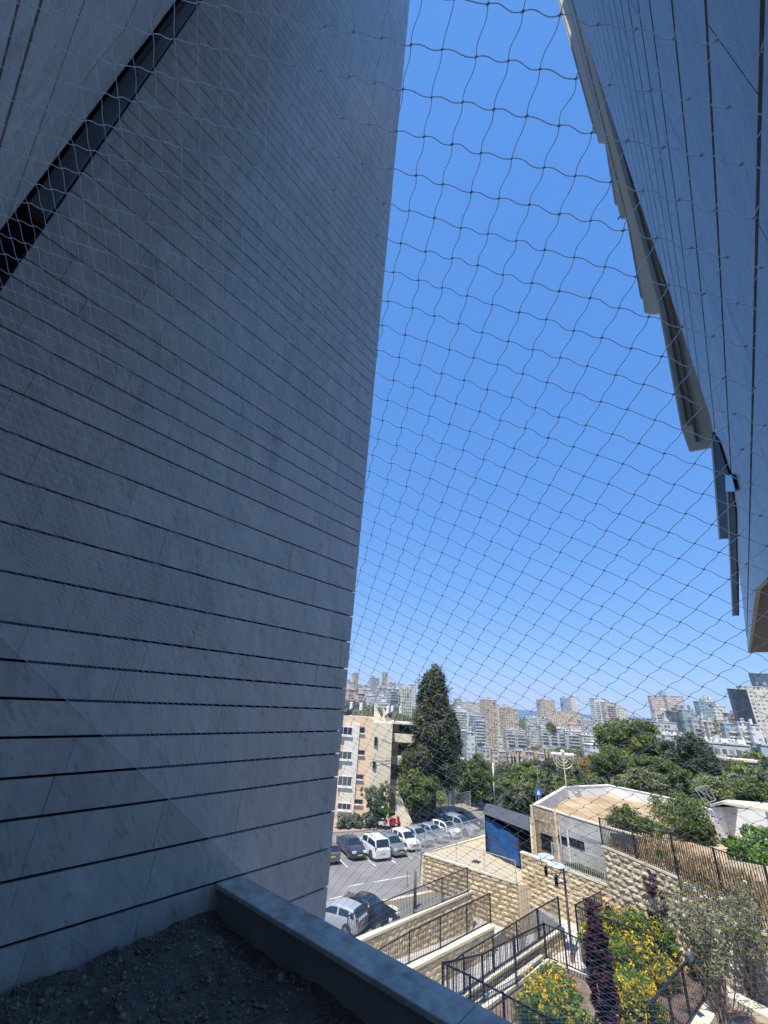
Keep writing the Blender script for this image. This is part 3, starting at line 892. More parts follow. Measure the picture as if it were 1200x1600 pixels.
px_fence('ramp_fence', [(541, 1474), (731, 1394)], [1431, 1356], [0.72, 1.52], 'black picket fence on the ramp wall, in front of the silver car', postgap=2.6)
px_fence('ramp_fence', [(575, 1541), (639, 1506), (688, 1483), (767, 1441)], [1492, 1456, 1432, 1396], [1.32, 1.35, 1.4, 1.5], 'black picket fence along the middle ramp wall', postgap=2.6)
pxwall('ramp_wall', (700, 1572), 1.9, (880, 1449), 2.1, 0.2, label='stone ramp wall below the second fence from the garden', seed=6, cap=0.12, capw=0.4)
px_fence('ramp_fence', [(700, 1569), (725, 1552), (772, 1518), (843, 1471), (876, 1447)], [1507, 1490, 1463, 1420, 1402], [1.9, 1.95, 2.0, 2.05, 2.1], 'thin black picket fence between the ramp and the white paving', postgap=2.6)
pv = MB()
pv.prism([XY(PZ(800, 1390, 1.1)), XY(PZ(965, 1440, 1.1)), XY(PZ(1010, 1500, 1.1)), XY(PZ(880, 1535, 1.1)), XY(PZ(850, 1500, 1.1)), XY(PZ(884, 1452, 1.1))], -0.5, 1.1)
tag(pv.build('path', M_pave), kind='structure')
pxwall('ramp_wall', (735, 1590), 2.6, (858, 1497), 2.7, 0.6, label='stone wall with cream coping edging the yellow flower bed', seed=7, cap=0.12, capw=0.55)
px_fence('ramp_fence', [(756, 1567), (807, 1537), (854, 1497)], [1491, 1465, 1443], [2.62, 2.66, 2.7], 'sturdy black picket fence on the coping beside the yellow flower bed', postgap=3.2, post=0.08, rail=0.05, bar=0.02, mid=False)
px_fence('ramp_fence', [(854, 1497), (886, 1510), (924, 1527), (960, 1540), (1010, 1566)], [1443, 1456, 1474, 1490, 1509], 2.7, 'black picket fence running right through the yellow flowers', postgap=3.4, post=0.07)
px_fence('ramp_fence', [(904, 1466), (959, 1426)], [1414, 1385], 2.2, 'short black fence climbing to the foot of the long stone wall', postgap=3.0, post=0.07)
px_fence('ramp_fence', [(904, 1466), (962, 1491), (1045, 1521)], [1415, 1438, 1468], 2.2, 'black picket fence behind the purple shrub and above the yellow flowers', postgap=3.0, post=0.06)
px_fence('ramp_fence', [(812, 1387), (872, 1407)], [1366, 1388], 1.3, 'small fence at the head of the white paving under the stone wall', postgap=2.2)
# near fence along the bottom edge
px_fence('near_fence', [(692, 1585), (736, 1607), (790, 1634), (860, 1668), (930, 1700)], [1505, 1525, 1553, 1590, 1622], 3.4, 'heavy black fence nearest the terrace, running down to the bottom edge', postgap=2.6, post=0.09, rail=0.05, bar=0.02, mid=False)
px_fence('near_fence', [(692, 1585), (756, 1567)], [1505, 1491], [3.4, 2.6], 'short heavy black fence joining the near corner post to the ramp fence', postgap=3.2, post=0.08, rail=0.05, bar=0.02)

# garden ground -----------------------------------------------------------
bed = MB()
bed.prism([XY(PZ(858, 1503, 2.4)), XY(PZ(1020, 1560, 2.4)), XY(PZ(1100, 1640, 2.4)), XY(PZ(1100, 1800, 2.4)), XY(PZ(780, 1900, 2.4)), XY(PZ(700, 1700, 2.4)), XY(PZ(770, 1575, 2.4))], -0.5, 2.4)
tag(bed.build('flower_bed', M_soil), kind='structure')
bed = MB()
bed.prism([XY(PZ(905, 1468, 2.1)), XY(PZ(960, 1428, 2.1)), XY(PZ(1200, 1500, 2.1)), XY(PZ(1330, 1600, 2.1)), XY(PZ(1250, 1800, 2.1)), XY(PZ(1110, 1640, 2.1)), XY(PZ(1025, 1560, 2.1))], -0.5, 2.1)
tag(bed.build('garden_bed', M_soil), kind='structure')
# long stone wall on the right -----------------------------------------------
W1a, W1b = PZ(813, 1330, 4.2), PZ(950, 1382, 4.2)
rough_wall('garden_wall', W1a, W1b, 4.2, 4.2, 0.9, label='rock faced stone wall behind the lamp post, with a pale fence on top', seed=9, mat=M_rock, proud=0.07)
zt = zat(W1b, 0, 1320)
W2b = PZ(1060, 1370, zt); W2c = PZ(1215, 1432, zt)
rough_wall('garden_wall', W1b - (W1b-W1a).normalized()*0.0, W2b, zt, zt, 1.5, label='tall rock faced wall right of the lamp post, under the dry grass', seed=10, mat=M_rock2, proud=0.09, course=0.36)
rough_wall('garden_wall', W2b, W2c, zt-0.9, zt-0.9, 1.5, label='lower stretch of stone wall at the right edge behind the white flowering bush', seed=12, mat=M_rock2, proud=0.09)
# light fence on the first wall and black fence on the tall one
def wall_fence(p, q, z, rows, label, **kw):
    zz_ = [zat(p, 0, rows[0]) - z, zat(q, 0, rows[1]) - z]
    return fence('wall_fence', [(p.x, p.y, z), (q.x, q.y, z)], zz_, label, **kw)
t1 = W1a.lerp(W1b, 0.42)
wall_fence(t1, W1b.lerp(W1a, 0.02), 4.2, (1317, 1341), 'pale grey picket fence on the stone wall in front of the stucco building', mat=M_galv, sp=0.16, postgap=3.0)
wall_fence(W1b, W2b, zt, (1278, 1303), 'black picket fence on the tall stone wall in front of the dry grass', postgap=2.5, post=0.08)
W2d = PZ(1150, 1372, zt)
wall_fence(W2b, W2c, zt-0.9, (1303, 1352), 'black picket fence at the right edge, overgrown with green leaves', postgap=3.0, post=0.09)

# bottom right fence, planter coping, floodlight
px_fence('garden_fence', [(1030, 1667), (1080, 1595), (1120, 1534)], [1570, 1511, 1470], 3.6, 'grey topped fence with close bars at the bottom right beside the planter', postgap=2.2, sp=0.17, post=0.08, rail=0.08, bar=0.018, mat=M_black)
pl = MB()
a, b_, c_, d_ = PZ(1120, 1536, 3.6), PZ(1072, 1610, 3.6), PZ(1101, 1612, 3.6), PZ(1136, 1556, 3.6)
e_, f_ = PZ(1215, 1597, 3.6), PZ(1215, 1582, 3.6)
pl.prism([XY(a), XY(b_), XY(PZ(1040, 1660, 3.6)), XY(PZ(1075, 1660, 3.6)), XY(c_), XY(d_)], 2.0, 3.6)
pl.prism([XY(a), XY(d_), XY(e_), XY(f_)], 2.0, 3.598)
tag(pl.build('planter_coping', M_cap), 'cream stone coping round the reddish planter bed at the bottom right', 'planter')
so = MB(); so.prism([XY(d_), XY(c_), XY(PZ(1075, 1660, 3.3)), XY(PZ(1300, 1700, 3.3)), XY(e_)], 2.0, 3.3)
tag(so.build('planter_soil', mottled('reddish_soil', (0.16, 0.08, 0.055), (0.33, 0.20, 0.13), 4.0, 0.95, 0, 0.4, 20)), kind='structure')
# ================================================================== buildings near the plaza
# stone and stucco building with a roof terrace
pA0 = PZ(835, 1343, 2.35)
zr = zat(pA0, 0, 1257)
A = PZ(833, 1257, zr); B_ = PZ(870, 1271, zr); C_ = PZ(950, 1293, zr)
Dq = PZ(880, 1229, zr); E_ = PZ(950, 1226, zr); Gq = PZ(1060, 1249, zr); Hq = PZ(1215, 1296, zr); Iq = PZ(1215, 1345, zr); Jq = C_ + (C_-B_)*0.9
bld = empty('stone_building', (A.x, A.y, 2.3), 0, 'low stone and grey stucco building with a sandy roof terrace behind white parapets', 'building')
off = Vector((A.x, A.y, 2.3))
def L2(p): return (p.x-off.x, p.y-off.y)
M_stucco = mottled('stained_grey_stucco', (0.30, 0.29, 0.27), (0.45, 0.44, 0.42), 1.1, 0.9, 0, 0.15, 20, 8.0, c3=(0.52, 0.51, 0.49))
M_crazy = None
mt, nt, b = newmat('crazy_paved_stone')
v = texco(nt)
vo = N(nt, 'ShaderNodeTexVoronoi'); vo.feature = 'DISTANCE_TO_EDGE'; vo.inputs['Scale'].default_value = 2.6; nt.links.new(v, vo.inputs['Vector'])
vc = N(nt, 'ShaderNodeTexVoronoi'); vc.inputs['Scale'].default_value = 2.6; nt.links.new(v, vc.inputs['Vector'])
hs = N(nt, 'ShaderNodeSeparateColor'); nt.links.new(vc.outputs['Color'], hs.inputs[0])
c0 = ramp(nt, hs.outputs[0], [(0.0, (0.34, 0.25, 0.15)), (0.5, (0.46, 0.37, 0.25)), (1.0, (0.52, 0.45, 0.33))])
ms = ramp(nt, vo.outputs['Distance'], [(0.02, (0.45, 0.42, 0.36)), (0.06, (1, 1, 1))])
mx = N(nt, 'ShaderNodeMix', data_type='RGBA', blend_type='MULTIPLY'); mx.inputs[0].default_value = 1
nt.links.new(c0, mx.inputs[6]); nt.links.new(ms, mx.inputs[7]); nt.links.new(mx.outputs[2], b.inputs['Base Color'])
setp(b, 0.9, 0, 0.2); bump(nt, b, vo.outputs['Distance'], 0.4, 0.05)
M_crazy = mt
hz = zr - 2.3
B_ = A.lerp(C_, 0.29)
for _k in range(200):
    if pix(B_)[0] < 870: B_ = B_ + (C_-A)*0.002
body = MB(); ring = [A, C_, Jq, Iq, Hq, Gq, E_, Dq]
floor_z = hz - 1.15
body.prism([L2(p) for p in ring], -2.0, floor_z)
M_sand = mottled('sandy_roof', (0.27, 0.18, 0.09), (0.40, 0.28, 0.15), 0.5, 0.95, 0, 0.2, 12, 8.0, c3=(0.52, 0.42, 0.30))
fl = body.build('roof_floor', M_sand, bld)
def para(p, q, mat, name='parapet', th=0.28, cat=None, zlo=None, ztop=None, inward=None):
    p = Vector((p.x, p.y, 0)); q = Vector((q.x, q.y, 0)); ax = (q-p).normalized(); n_ = Vector((-ax.y, ax.x, 0))
    cen = sum((Vector((v_.x, v_.y, 0)) for v_ in ring), Vector())/len(ring)
    if n_.dot(cen-(p+q)/2) < 0: n_ = -n_
    mbb = MB(); pts = [p, q, q+n_*th, p+n_*th]
    mbb.prism([L2(x) for x in pts], zlo if zlo is not None else floor_z-1.0, (ztop or hz))
    return mbb.build(name, mat, bld), ax, n_
para(A + (C_-A).normalized()*0.0, B_, M_crazy, 'stone_front', zlo=-2.0, ztop=hz-0.06)
para(B_, C_, M_stucco, 'stucco_front', zlo=-2.0, ztop=hz-0.06)
para(C_, Jq, M_stucco, 'stucco_front', zlo=-2.0, ztop=hz-0.06)
for p, q in ((Dq, A), (E_, Dq), (Gq, E_), (Hq, Gq)): para(p, q, M_white, 'parapet', ztop=hz-0.062)
# coping on the front and on the back
def cop(p, q, mat, w_=0.34, dz=0.0):
    p = Vector((p.x, p.y, 0)); q = Vector((q.x, q.y, 0)); ax = (q-p).normalized(); n_ = Vector((-ax.y, ax.x, 0))
    cen = sum((Vector((v_.x, v_.y, 0)) for v_ in ring), Vector())/len(ring)
    if n_.dot(cen-(p+q)/2) < 0: n_ = -n_
    c = MB(); pts = [p-n_*0.05, q-n_*0.05, q+n_*w_, p+n_*w_]
    c.prism([L2(x) for x in pts], hz-0.058+dz, hz+0.02+dz); c.build('coping', mat, bld)
cop(A, C_, M_cap); cop(C_, Jq, M_cap, dz=0.003)
for k, (p, q) in enumerate(((Dq, A), (E_, Dq), (Gq, E_), (Hq, Gq))): cop(p, q, M_white, dz=0.004*(k+1))
# windows on the front, found on the wall plane
fax = (Vector((C_.x, C_.y, 0))-Vector((A.x, A.y, 0))).normalized(); fn = Vector((fax.y, -fax.x, 0))
if fn.dot(CAM-A) < 0: fn = -fn
def onwall(px, py, P_=A, n_=fn):
    r_ = ray(px, py); t = (Vector((P_.x, P_.y, 0)) - Vector((CAM.x, CAM.y, 0))).dot(n_) / Vector((r_.x, r_.y, 0)).dot(n_)
    return CAM + r_*t
def wall_window(px0, px1, py0, py1, parent, off_, P_, n_, ax_, bars=2, frame=None, shutter=False, glass=None):
    a = onwall(px0, py0, P_, n_); b2 = onwall(px1, py1, P_, n_)
    w2 = abs((b2-a).dot(ax_))/2; zc = (a.z+b2.z)/2; h2 = abs(a.z-b2.z)/2
    c = (a+b2)/2; c.z = zc; c = c - off_
    fr = MB(); t = 0.05
    for sx in (-1, 1): fr.obox(c+ax_*sx*(w2)+n_*0.02, ax_*t, n_*0.045, Vector((0, 0, h2+t)))
    for sz in (-1, 1): fr.obox(c+Vector((0, 0, sz*h2))+n_*0.02, ax_*(w2-t), n_*0.045, Vector((0, 0, t)))
    for k in range(1, bars): fr.obox(c+ax_*(-w2+2*w2*k/bars)+n_*0.018, ax_*0.025, n_*0.035, Vector((0, 0, h2-t)))
    f = fr.build('window', frame or M_black, parent)
    g = MB(); g.obox(c+n_*0.006, ax_*(w2-0.01), n_*0.02, Vector((0, 0, h2-0.01)))
    gl = g.build('pane', glass or M_glass, parent); gl.parent = f
    if shutter:
        s = MB()
        for k in range(10): s.obox(c+n_*0.035+Vector((0, 0, h2*(1-0.1-k*0.2))), ax_*(w2-0.05), n_*0.008, Vector((0, 0, h2*0.08)))
        sh = s.build('shutter', M_greymetal, parent); sh.parent = f
    return f
wall_window(846, 865, 1302, 1332, bld, off, A, fn, fax, 3)
wall_window(872, 886, 1305, 1319, bld, off, A, fn, fax, 2)
wall_window(890, 913, 1309, 1327, bld, off, A, fn, fax, 3)
q = MB(); c = onwall(889, 1310)-off; q.tube([c+fn*0.12+Vector((0,0,0.6)), c+fn*0.12-Vector((0,0,2.4))], 0.07, 8); q.build('drain_pipe', M_white, bld)
q = MB(); c = onwall(871.5, 1310)-off; q.obox(c+fn*0.03+Vector((0,0,0.2)), fax*0.09, fn*0.06, Vector((0,0,1.9))); q.build('corner_trim', M_cap, bld)
q = MB(); c = onwall(834, 1300)-off; q.obox(c+fn*0.05, fax*0.12, fn*0.06, Vector((0,0,hz/2))); q.build('corner_trim', M_cap, bld)
# air-conditioning unit on the roof
ac = empty('air_conditioner', label='white air conditioner box inside the corner of the roof terrace', cat='air conditioner')
p = PZ(862, 1262, zr-2.05); ac.location = p
q = MB(); q.box(-0.5, 0.5, -0.25, 0.25, 0.02, 0.75); q.build('casing', M_white, ac)
q = MB(); q.tube([(0, -0.27, 0.4), (0, -0.245, 0.4)], 0.26, 16); q.build('fan_grille', M_black, ac)

# small white rooftop structure on the right
p0, p1, p2 = PZ(1120, 1297, zr-0.3), PZ(1136, 1290, zr-0.3), PZ(1205, 1305, zr-0.3)
z1_ = zat(p1, 0, 1256)
sb = empty('white_outbuilding', (p1.x, p1.y, zr-2), 0, 'small white flat roofed outbuilding at the right edge beyond the dry grass', 'building')
m_ = MB(); o3 = Vector((p1.x, p1.y, zr-2))
bk_ = Vector((p2.x-p1.x, p2.y-p1.y, 0)); pb = Vector((-bk_.y, bk_.x, 0)).normalized()*5
m_.prism([(q_.x-o3.x, q_.y-o3.y) for q_ in (p0, p1, p2, p2+pb, p0+pb)], -3, z1_-(zr-2))
m_.build('wall', M_white, sb)
m_ = MB(); m_.prism([(q_.x-o3.x, q_.y-o3.y) for q_ in (p0+Vector((-.2,-.1,0)), p1+Vector((0,-.2,0)), p2+Vector((.2,-.2,0)), p2+pb, p0+pb)], z1_-(zr-2)+0.01, z1_-(zr-2)+0.22)
m_.build('roof', M_cap, sb)
aw = MB(); a = PZ(1140, 1293, zr-0.9); c_ = PZ(1188, 1304, zr-0.9)
d = (c_-a); pn = Vector((d.y, -d.x, 0)).normalized()*1.2
aw.add([a, c_, c_+pn-Vector((0,0,0.35)), a+pn-Vector((0,0,0.35)), a-Vector((0,0,0.05)), c_-Vector((0,0,0.05)), c_+pn-Vector((0,0,0.4)), a+pn-Vector((0,0,0.4))],
       [(0,1,2,3),(7,6,5,4),(0,4,5,1),(1,5,6,2),(2,6,7,3),(3,7,4,0)])
tag(aw.build('awning', plain('pale_blue_sheet', (0.42, 0.55, 0.60), 0.5)), 'pale blue awning sheet below the white outbuilding', 'awning')

# blue tarpaulin pavilion ------------------------------------------------------
ta, tb = PZ(760, 1331, ZPL), PZ(813, 1355, ZPL)
tax = Vector((tb.x-ta.x, tb.y-ta.y, 0)); TL = tax.length; tax.normalize(); tn = Vector((-tax.y, tax.x, 0))
if tn.dot(ta-CAM) < 0: tn = -tn
ze = zat(ta, 0, 1273) - ZPL; ze2 = zat(tb, 0, 1288) - ZPL
tc = tb + tax*0.1
while pix(tc)[0] < 832: tc = tc + tax*0.03
tn = Vector((tc.x, tc.y, 0)).normalized()
pav = empty('pavilion', (ta.x, ta.y, ZPL), 0, 'pavilion hung with bright blue tarpaulin under a dark grey fabric roof', 'pavilion')
o4 = Vector((ta.x, ta.y, ZPL)); DEP = 4.2; rise = 0.30
def tl(p, z): return Vector((p.x-o4.x, p.y-o4.y, z))
M_tarp = mottled('blue_tarpaulin', (0.004, 0.035, 0.13), (0.010, 0.085, 0.26), 1.2, 0.45)
M_roofcloth = mottled('dark_grey_roof_cloth', (0.055, 0.058, 0.066), (0.085, 0.09, 0.10), 1.0, 0.8)
m_ = MB()
fa, fb = ta - tax*0.3 - tn*0.35, tc - tn*0.35
ra, rb = ta + tn*DEP*0.75 + tax*0.5, tc + tn*DEP*0.75
zE = max(ze, ze2)
vs = [tl(fa, zE), tl(fb, zE-0.1), tl(rb, zE+rise), tl(ra, zE+rise), tl(ta+tn*DEP-tax*0.3, zE), tl(tc+tn*DEP, zE)]
vs += [v_ - Vector((0, 0, 0.04)) for v_ in vs]
m_.add(vs, [(0,1,2,3),(3,2,5,4),(0,3,4),(1,5,2),(6,9,8,7),(9,10,11,8),(6,10,9),(7,8,11),(0,6,7,1),(4,5,11,10),(0,4,10,6),(1,7,11,5)])
m_.build('roof', M_roofcloth, pav)
m_ = MB(); nv = 40
vs = []
for j in range(9):
    for i in range(nv+1):
        s = i/nv; f_ = j/8
        w_ = 0.09*math.sin(s*19+1.5*math.sin(f_*3))*(0.3+0.7*(1-f_)) + 0.12*math.sin(s*5+f_*6)
        p = ta + tax*TL*s + tn*w_
        vs.append(tl(p, 0.03 + (zE-0.30-0.75*s-0.03)*f_))
fs = [(j*(nv+1)+i, j*(nv+1)+i+1, (j+1)*(nv+1)+i+1, (j+1)*(nv+1)+i) for j in range(8) for i in range(nv)]
m_.add(vs, fs); tp = m_.build('tarpaulin', M_tarp, pav, smooth=True)
sm = tp.modifiers.new('thickness', 'SOLIDIFY'); sm.thickness = 0.01
m_ = MB(); vs = []
for j in range(5):
    for i in range(21):
        s = i/20; f_ = j/4
        p = ta + tn*DEP*s + tax*0.07*math.sin(s*14+f_*3)
        vs.append(tl(p, 0.03+(zE-0.1)*f_))
m_.add(vs, [(j*21+i, j*21+i+1, (j+1)*21+i+1, (j+1)*21+i) for j in range(4) for i in range(20)])
tp = m_.build('tarpaulin', M_tarp, pav, smooth=True); sm = tp.modifiers.new('thickness', 'SOLIDIFY'); sm.thickness = 0.01
for p in (ta, tb, tc, ta+tn*DEP, tc+tn*DEP):
    q = MB(); q.bar(tl(p, 0), tl(p, zE-0.02), 0.1, 0.1); q.build('post', M_black, pav)
q = MB(); q.add([tl(ta+tn*4.1, 0), tl(tc+tn*4.1, 0), tl(tc+tn*4.1, zE), tl(ta+tn*4.1, zE)], [(0,1,2,3)]); q.add([tl(tc+tn*0.4, 0), tl(tc+tn*4.1, 0), tl(tc+tn*4.1, zE), tl(tc+tn*0.4, zE)], [(0,1,2,3)])  # near-black sheets stand in for the shade inside the pavilion
bo = q.build('interior_shade_sheet', M_black, pav); sm = bo.modifiers.new('thickness', 'SOLIDIFY'); sm.thickness = 0.03
fence('pavilion_railing', [tb + tax*0.15 - tn*0.1, tc - tn*0.1], [1.9, 1.9], 'dark bars beside the blue tarpaulin at the corner of the stone building', cat='railing', postgap=1.5)

# ------------------------------------------------------------------ orange apartment building
M_orange = mottled('orange_render', (0.65, 0.48, 0.325), (0.72, 0.55, 0.385), 0.8, 0.85, 0, 0.1, 20)
M_cream = mottled('cream_render', (0.68, 0.59, 0.43), (0.76, 0.67, 0.50), 0.9, 0.85, 0, 0.1, 20)
M_pale = mottled('pale_render', (0.64, 0.60, 0.50), (0.72, 0.68, 0.58), 0.9, 0.85)
o1, o2, o3_ = PZ(480, 1268, 0), PZ(573, 1276, 0), PZ(607, 1277.5, 0)
zo = zat(o2, 0, 1125)
ab = empty('apartment_building', (o2.x, o2.y, 0), 0, 'orange and cream four storey apartment block with solar water heaters on its roof', 'building')
oo = Vector((o2.x, o2.y, 0))
def oax(p, q): v_ = Vector((q.x-p.x, q.y-p.y, 0)); return v_.normalized(), v_.length
ax1_, L1_ = oax(o1, o2); ax2_, L2_ = oax(o2, o3_)
bkd = Vector((-ax1_.y, ax1_.x, 0)); bkd = bkd if bkd.dot(o2-CAM) > 0 else -bkd
def pr(poly, z0, z1, name, mat, parent=ab, o_=oo):
    m__ = MB(); m__.prism([(p.x-o_.x, p.y-o_.y) for p in poly], z0, z1); return m__.build(name, mat, parent)
pr([o1, o2, o2+bkd*11, o1+bkd*11], -3, zo, 'orange_wall', M_orange)
pr([o2+ax1_*0.01-bkd*0.8, o3_-bkd*0.8, o3_+bkd*10.9, o2+ax1_*0.01+bkd*10.9], -3, zo-0.25, 'cream_wall', M_cream)
o4_ = o3_ + ax1_*6.5
pr([o3_+ax1_*0.01+bkd*3.5, o4_+bkd*3.5, o4_+bkd*11.1, o3_+ax1_*0.01+bkd*11.1], -3, zo-0.4, 'balcony_wall', M_cream)
n1_ = -bkd
for k in range(4):
    z = 0.3 + k*zo/4.05
    pr([o3_+ax1_*0.02+bkd*1.2, o4_+bkd*1.2, o4_+bkd*3.48, o3_+ax1_*0.02+bkd*3.48], z, z+1.1 if k else z+0.3, 'balcony', M_cream)
    pr([o3_+ax1_*1.0+bkd*3.40, o4_-ax1_*1.0+bkd*3.40, o4_-ax1_*1.0+bkd*3.47, o3_+ax1_*1.0+bkd*3.47], z+1.15, z+2.5, 'window', M_glass)
pr([o3_+ax1_*0.02+bkd*1.0, o4_+bkd*1.0, o4_+bkd*3.6, o3_+ax1_*0.02+bkd*3.6], zo-0.38, zo-0.15, 'balcony_roof', M_cream)
# pale window column on the left
lp0 = o2 - ax1_*((573-551)/(573-480)*L1_*0.95); lp1 = o2 - ax1_*((573-526)/(573-480)*L1_*0.95)
pr([lp1+n1_*0.25, lp0+n1_*0.25, lp0+bkd*0.1, lp1+bkd*0.1], -3, zo-0.7, 'window_bay', M_pale)
wl = [(530, 550, 1135, 1149, 0.26, 3, False), (557, 569, 1136, 1145, 0.01, 2, False), (557, 569, 1172, 1179, 0.01, 2, False), (529, 549, 1173, 1187, 0.26, 3, True),
      (529, 549, 1212, 1229, 0.26, 3, True), (555, 567, 1210, 1217, 0.01, 2, False), (528, 548, 1254, 1266, 0.26, 3, False), (554, 566, 1249, 1256, 0.01, 2, False)]
for (a, b2, c, d, pr_, bars, sh) in wl:
    wall_window(a, b2, c, d, ab, oo, o2+n1_*pr_, n1_, ax1_, bars, M_white if pr_ > 0.1 else M_greymetal, sh)
    s = MB(); p = onwall((a+b2)/2, d+1.2, o2+n1_*pr_, n1_)-oo; w2 = abs((onwall(b2, d, o2+n1_*pr_, n1_)-onwall(a, d, o2+n1_*pr_, n1_)).dot(ax1_))/2
    s.obox(p+n1_*0.1, ax1_*(w2+0.12), n1_*0.12, Vector((0,0,0.05))); s.build('sill', M_white, ab)
for (a, b2, c, d) in ((585.5, 589, 1152, 1165), (583, 586.5, 1190, 1201), (581, 584, 1228, 1240)):
    wall_window(a, b2, c, d, ab, oo, o2+n1_*0.81, n1_, ax1_, 1, M_greymetal)
for k in range(1, 4):
    m__ = MB(); z = zo*k/4 + 0.6
    c = o2.lerp(o3_, 0.5)-oo + n1_*0.81; m__.obox(Vector((c.x, c.y, z)), ax1_*L2_/2, n1_*0.02, Vector((0,0,0.03))); m__.build('floor_line', M_stucco, ab)
# parapets and sloped stair gables on the roof
pr([o1, o2, o2+bkd*0.2, o1+bkd*0.2], zo+0.005, zo+0.35, 'parapet', M_orange)
for (s0, s1, h0, h1) in ((0.0, 0.42, 2.2, 0.3), (0.45, 0.95, 1.8, 0.2)):
    a = o2.lerp(o3_, s0)+bkd*1.2; c = o2.lerp(o3_, s1)+bkd*1.2
    m__ = MB(); m__.prism([(p.x-oo.x, p.y-oo.y) for p in (a, c, c+bkd*2.5, a+bkd*2.5)], zo-0.3, [zo+h0-0.25, zo+h1-0.25, zo+h1-0.25, zo+h0-0.25]); m__.build('stair_gable', M_cream, ab)
# solar heaters: each a thing standing on the roof
M_tank = mottled('white_tank', (0.68, 0.68, 0.66), (0.78, 0.78, 0.76), 2.0, 0.45)
M_panel = plain('solar_panel_glass', (0.05, 0.08, 0.13), 0.15, 0, 0.8)
def heater(px, py, label, d_back=2.5, s=0.72, lone=False):
    r_ = ray(px, py); base = o2 + bkd*d_back
    t = (Vector((base.x, base.y, 0))-Vector((0, 0, 0))).dot(n1_)/Vector((r_.x, r_.y, 0)).dot(n1_)
    p = CAM + r_*t
    h = empty('solar_water_heater', (p.x, p.y, zo+0.02), math.atan2(ax1_.y, ax1_.x), label, 'water heater')
    zc = p.z - zo
    q = MB(); q.tube([(0, 0, zc-0.75*s), (0, 0, zc-0.66*s), (0, 0, zc+0.66*s), (0, 0, zc+0.75*s)], [0.2*s, 0.36*s, 0.36*s, 0.2*s], 14); q.build('tank', M_tank, h, smooth=False)
    q = MB()
    for sx, sy in ((-.3, -.3), (.3, -.3), (.3, .3), (-.3, .3)): q.bar((sx, sy, 0), (sx*0.9, sy*0.9, max(0.1, zc-0.74*s)), 0.05, 0.05)
    q.bar((-.3, 0, max(0.1, zc-0.76*s)), (.3, 0, max(0.1, zc-0.76*s)), 0.5, 0.05); q.build('stand', M_galv, h)
    if not lone:
        q = MB(); q.obox((-1.45, -0.6, zc*0.52), Vector((1.0, 0.15, 0.62)), Vector((-0.1, 0.8, -0.45)).normalized()*0.75, Vector((-0.5, -0.4, 0.75)).normalized()*0.04); q.build('solar_panel', M_panel, h)
        q = MB(); q.bar((-0.7, -0.3, 0), (-0.75, -0.3, zc*0.85), 0.05); q.bar((-2.5, -0.6, 0), (-2.5, -0.6, 0.25), 0.05); q.build('panel_leg', M_galv, h)
heater(549, 1103, 'leftmost solar water heater with white upright tank on the orange building')
heater(564, 1104, 'solar water heater beside the thin lattice mast on the orange building')
heater(606, 1109, 'white water tank at the right above the cream wall', s=0.68, lone=True)
heater(613, 1108.5, 'white water tank just right of its twin above the cream wall', s=0.68, lone=True)
heater(626, 1109, 'solar water heater nearest the big cypress', s=0.7)
mast = empty('roof_mast', label='thin lattice antenna mast on the orange building roof', cat='mast')
r_ = ray(579, 1110); base = o2+bkd*1; t = Vector((base.x, base.y, 0)).dot(n1_)/Vector((r_.x, r_.y, 0)).dot(n1_); p = CAM+r_*t
mast.location = (p.x, p.y, zo)
q = MB(); hh = zat(p, 0, 1093)-zo
for a in range(3):
    an = a*2.094; q.tube([(0.28*math.cos(an), 0.28*math.sin(an), 0), (0.06*math.cos(an), 0.06*math.sin(an), hh)], 0.025, 5)
for k in range(9):
    f_ = k/9; rr_ = 0.28-0.22*f_
    for a in range(3):
        an, bn = a*2.094, (a+1)*2.094
        q.bar((rr_*math.cos(an), rr_*math.sin(an), hh*f_), (rr_*0.92*math.cos(bn), rr_*0.92*math.sin(bn), hh*(f_+0.11)), 0.025)
q.build('lattice', M_galv, mast)
q = MB(); q.bar((-1.4, 0, hh*0.5), (0, 0, hh*0.8), 0.03); q.bar((-0.6, -0.2, hh*0.6), (-0.6, 0.3, hh*0.7), 0.03); q.build('aerial', M_galv, mast)
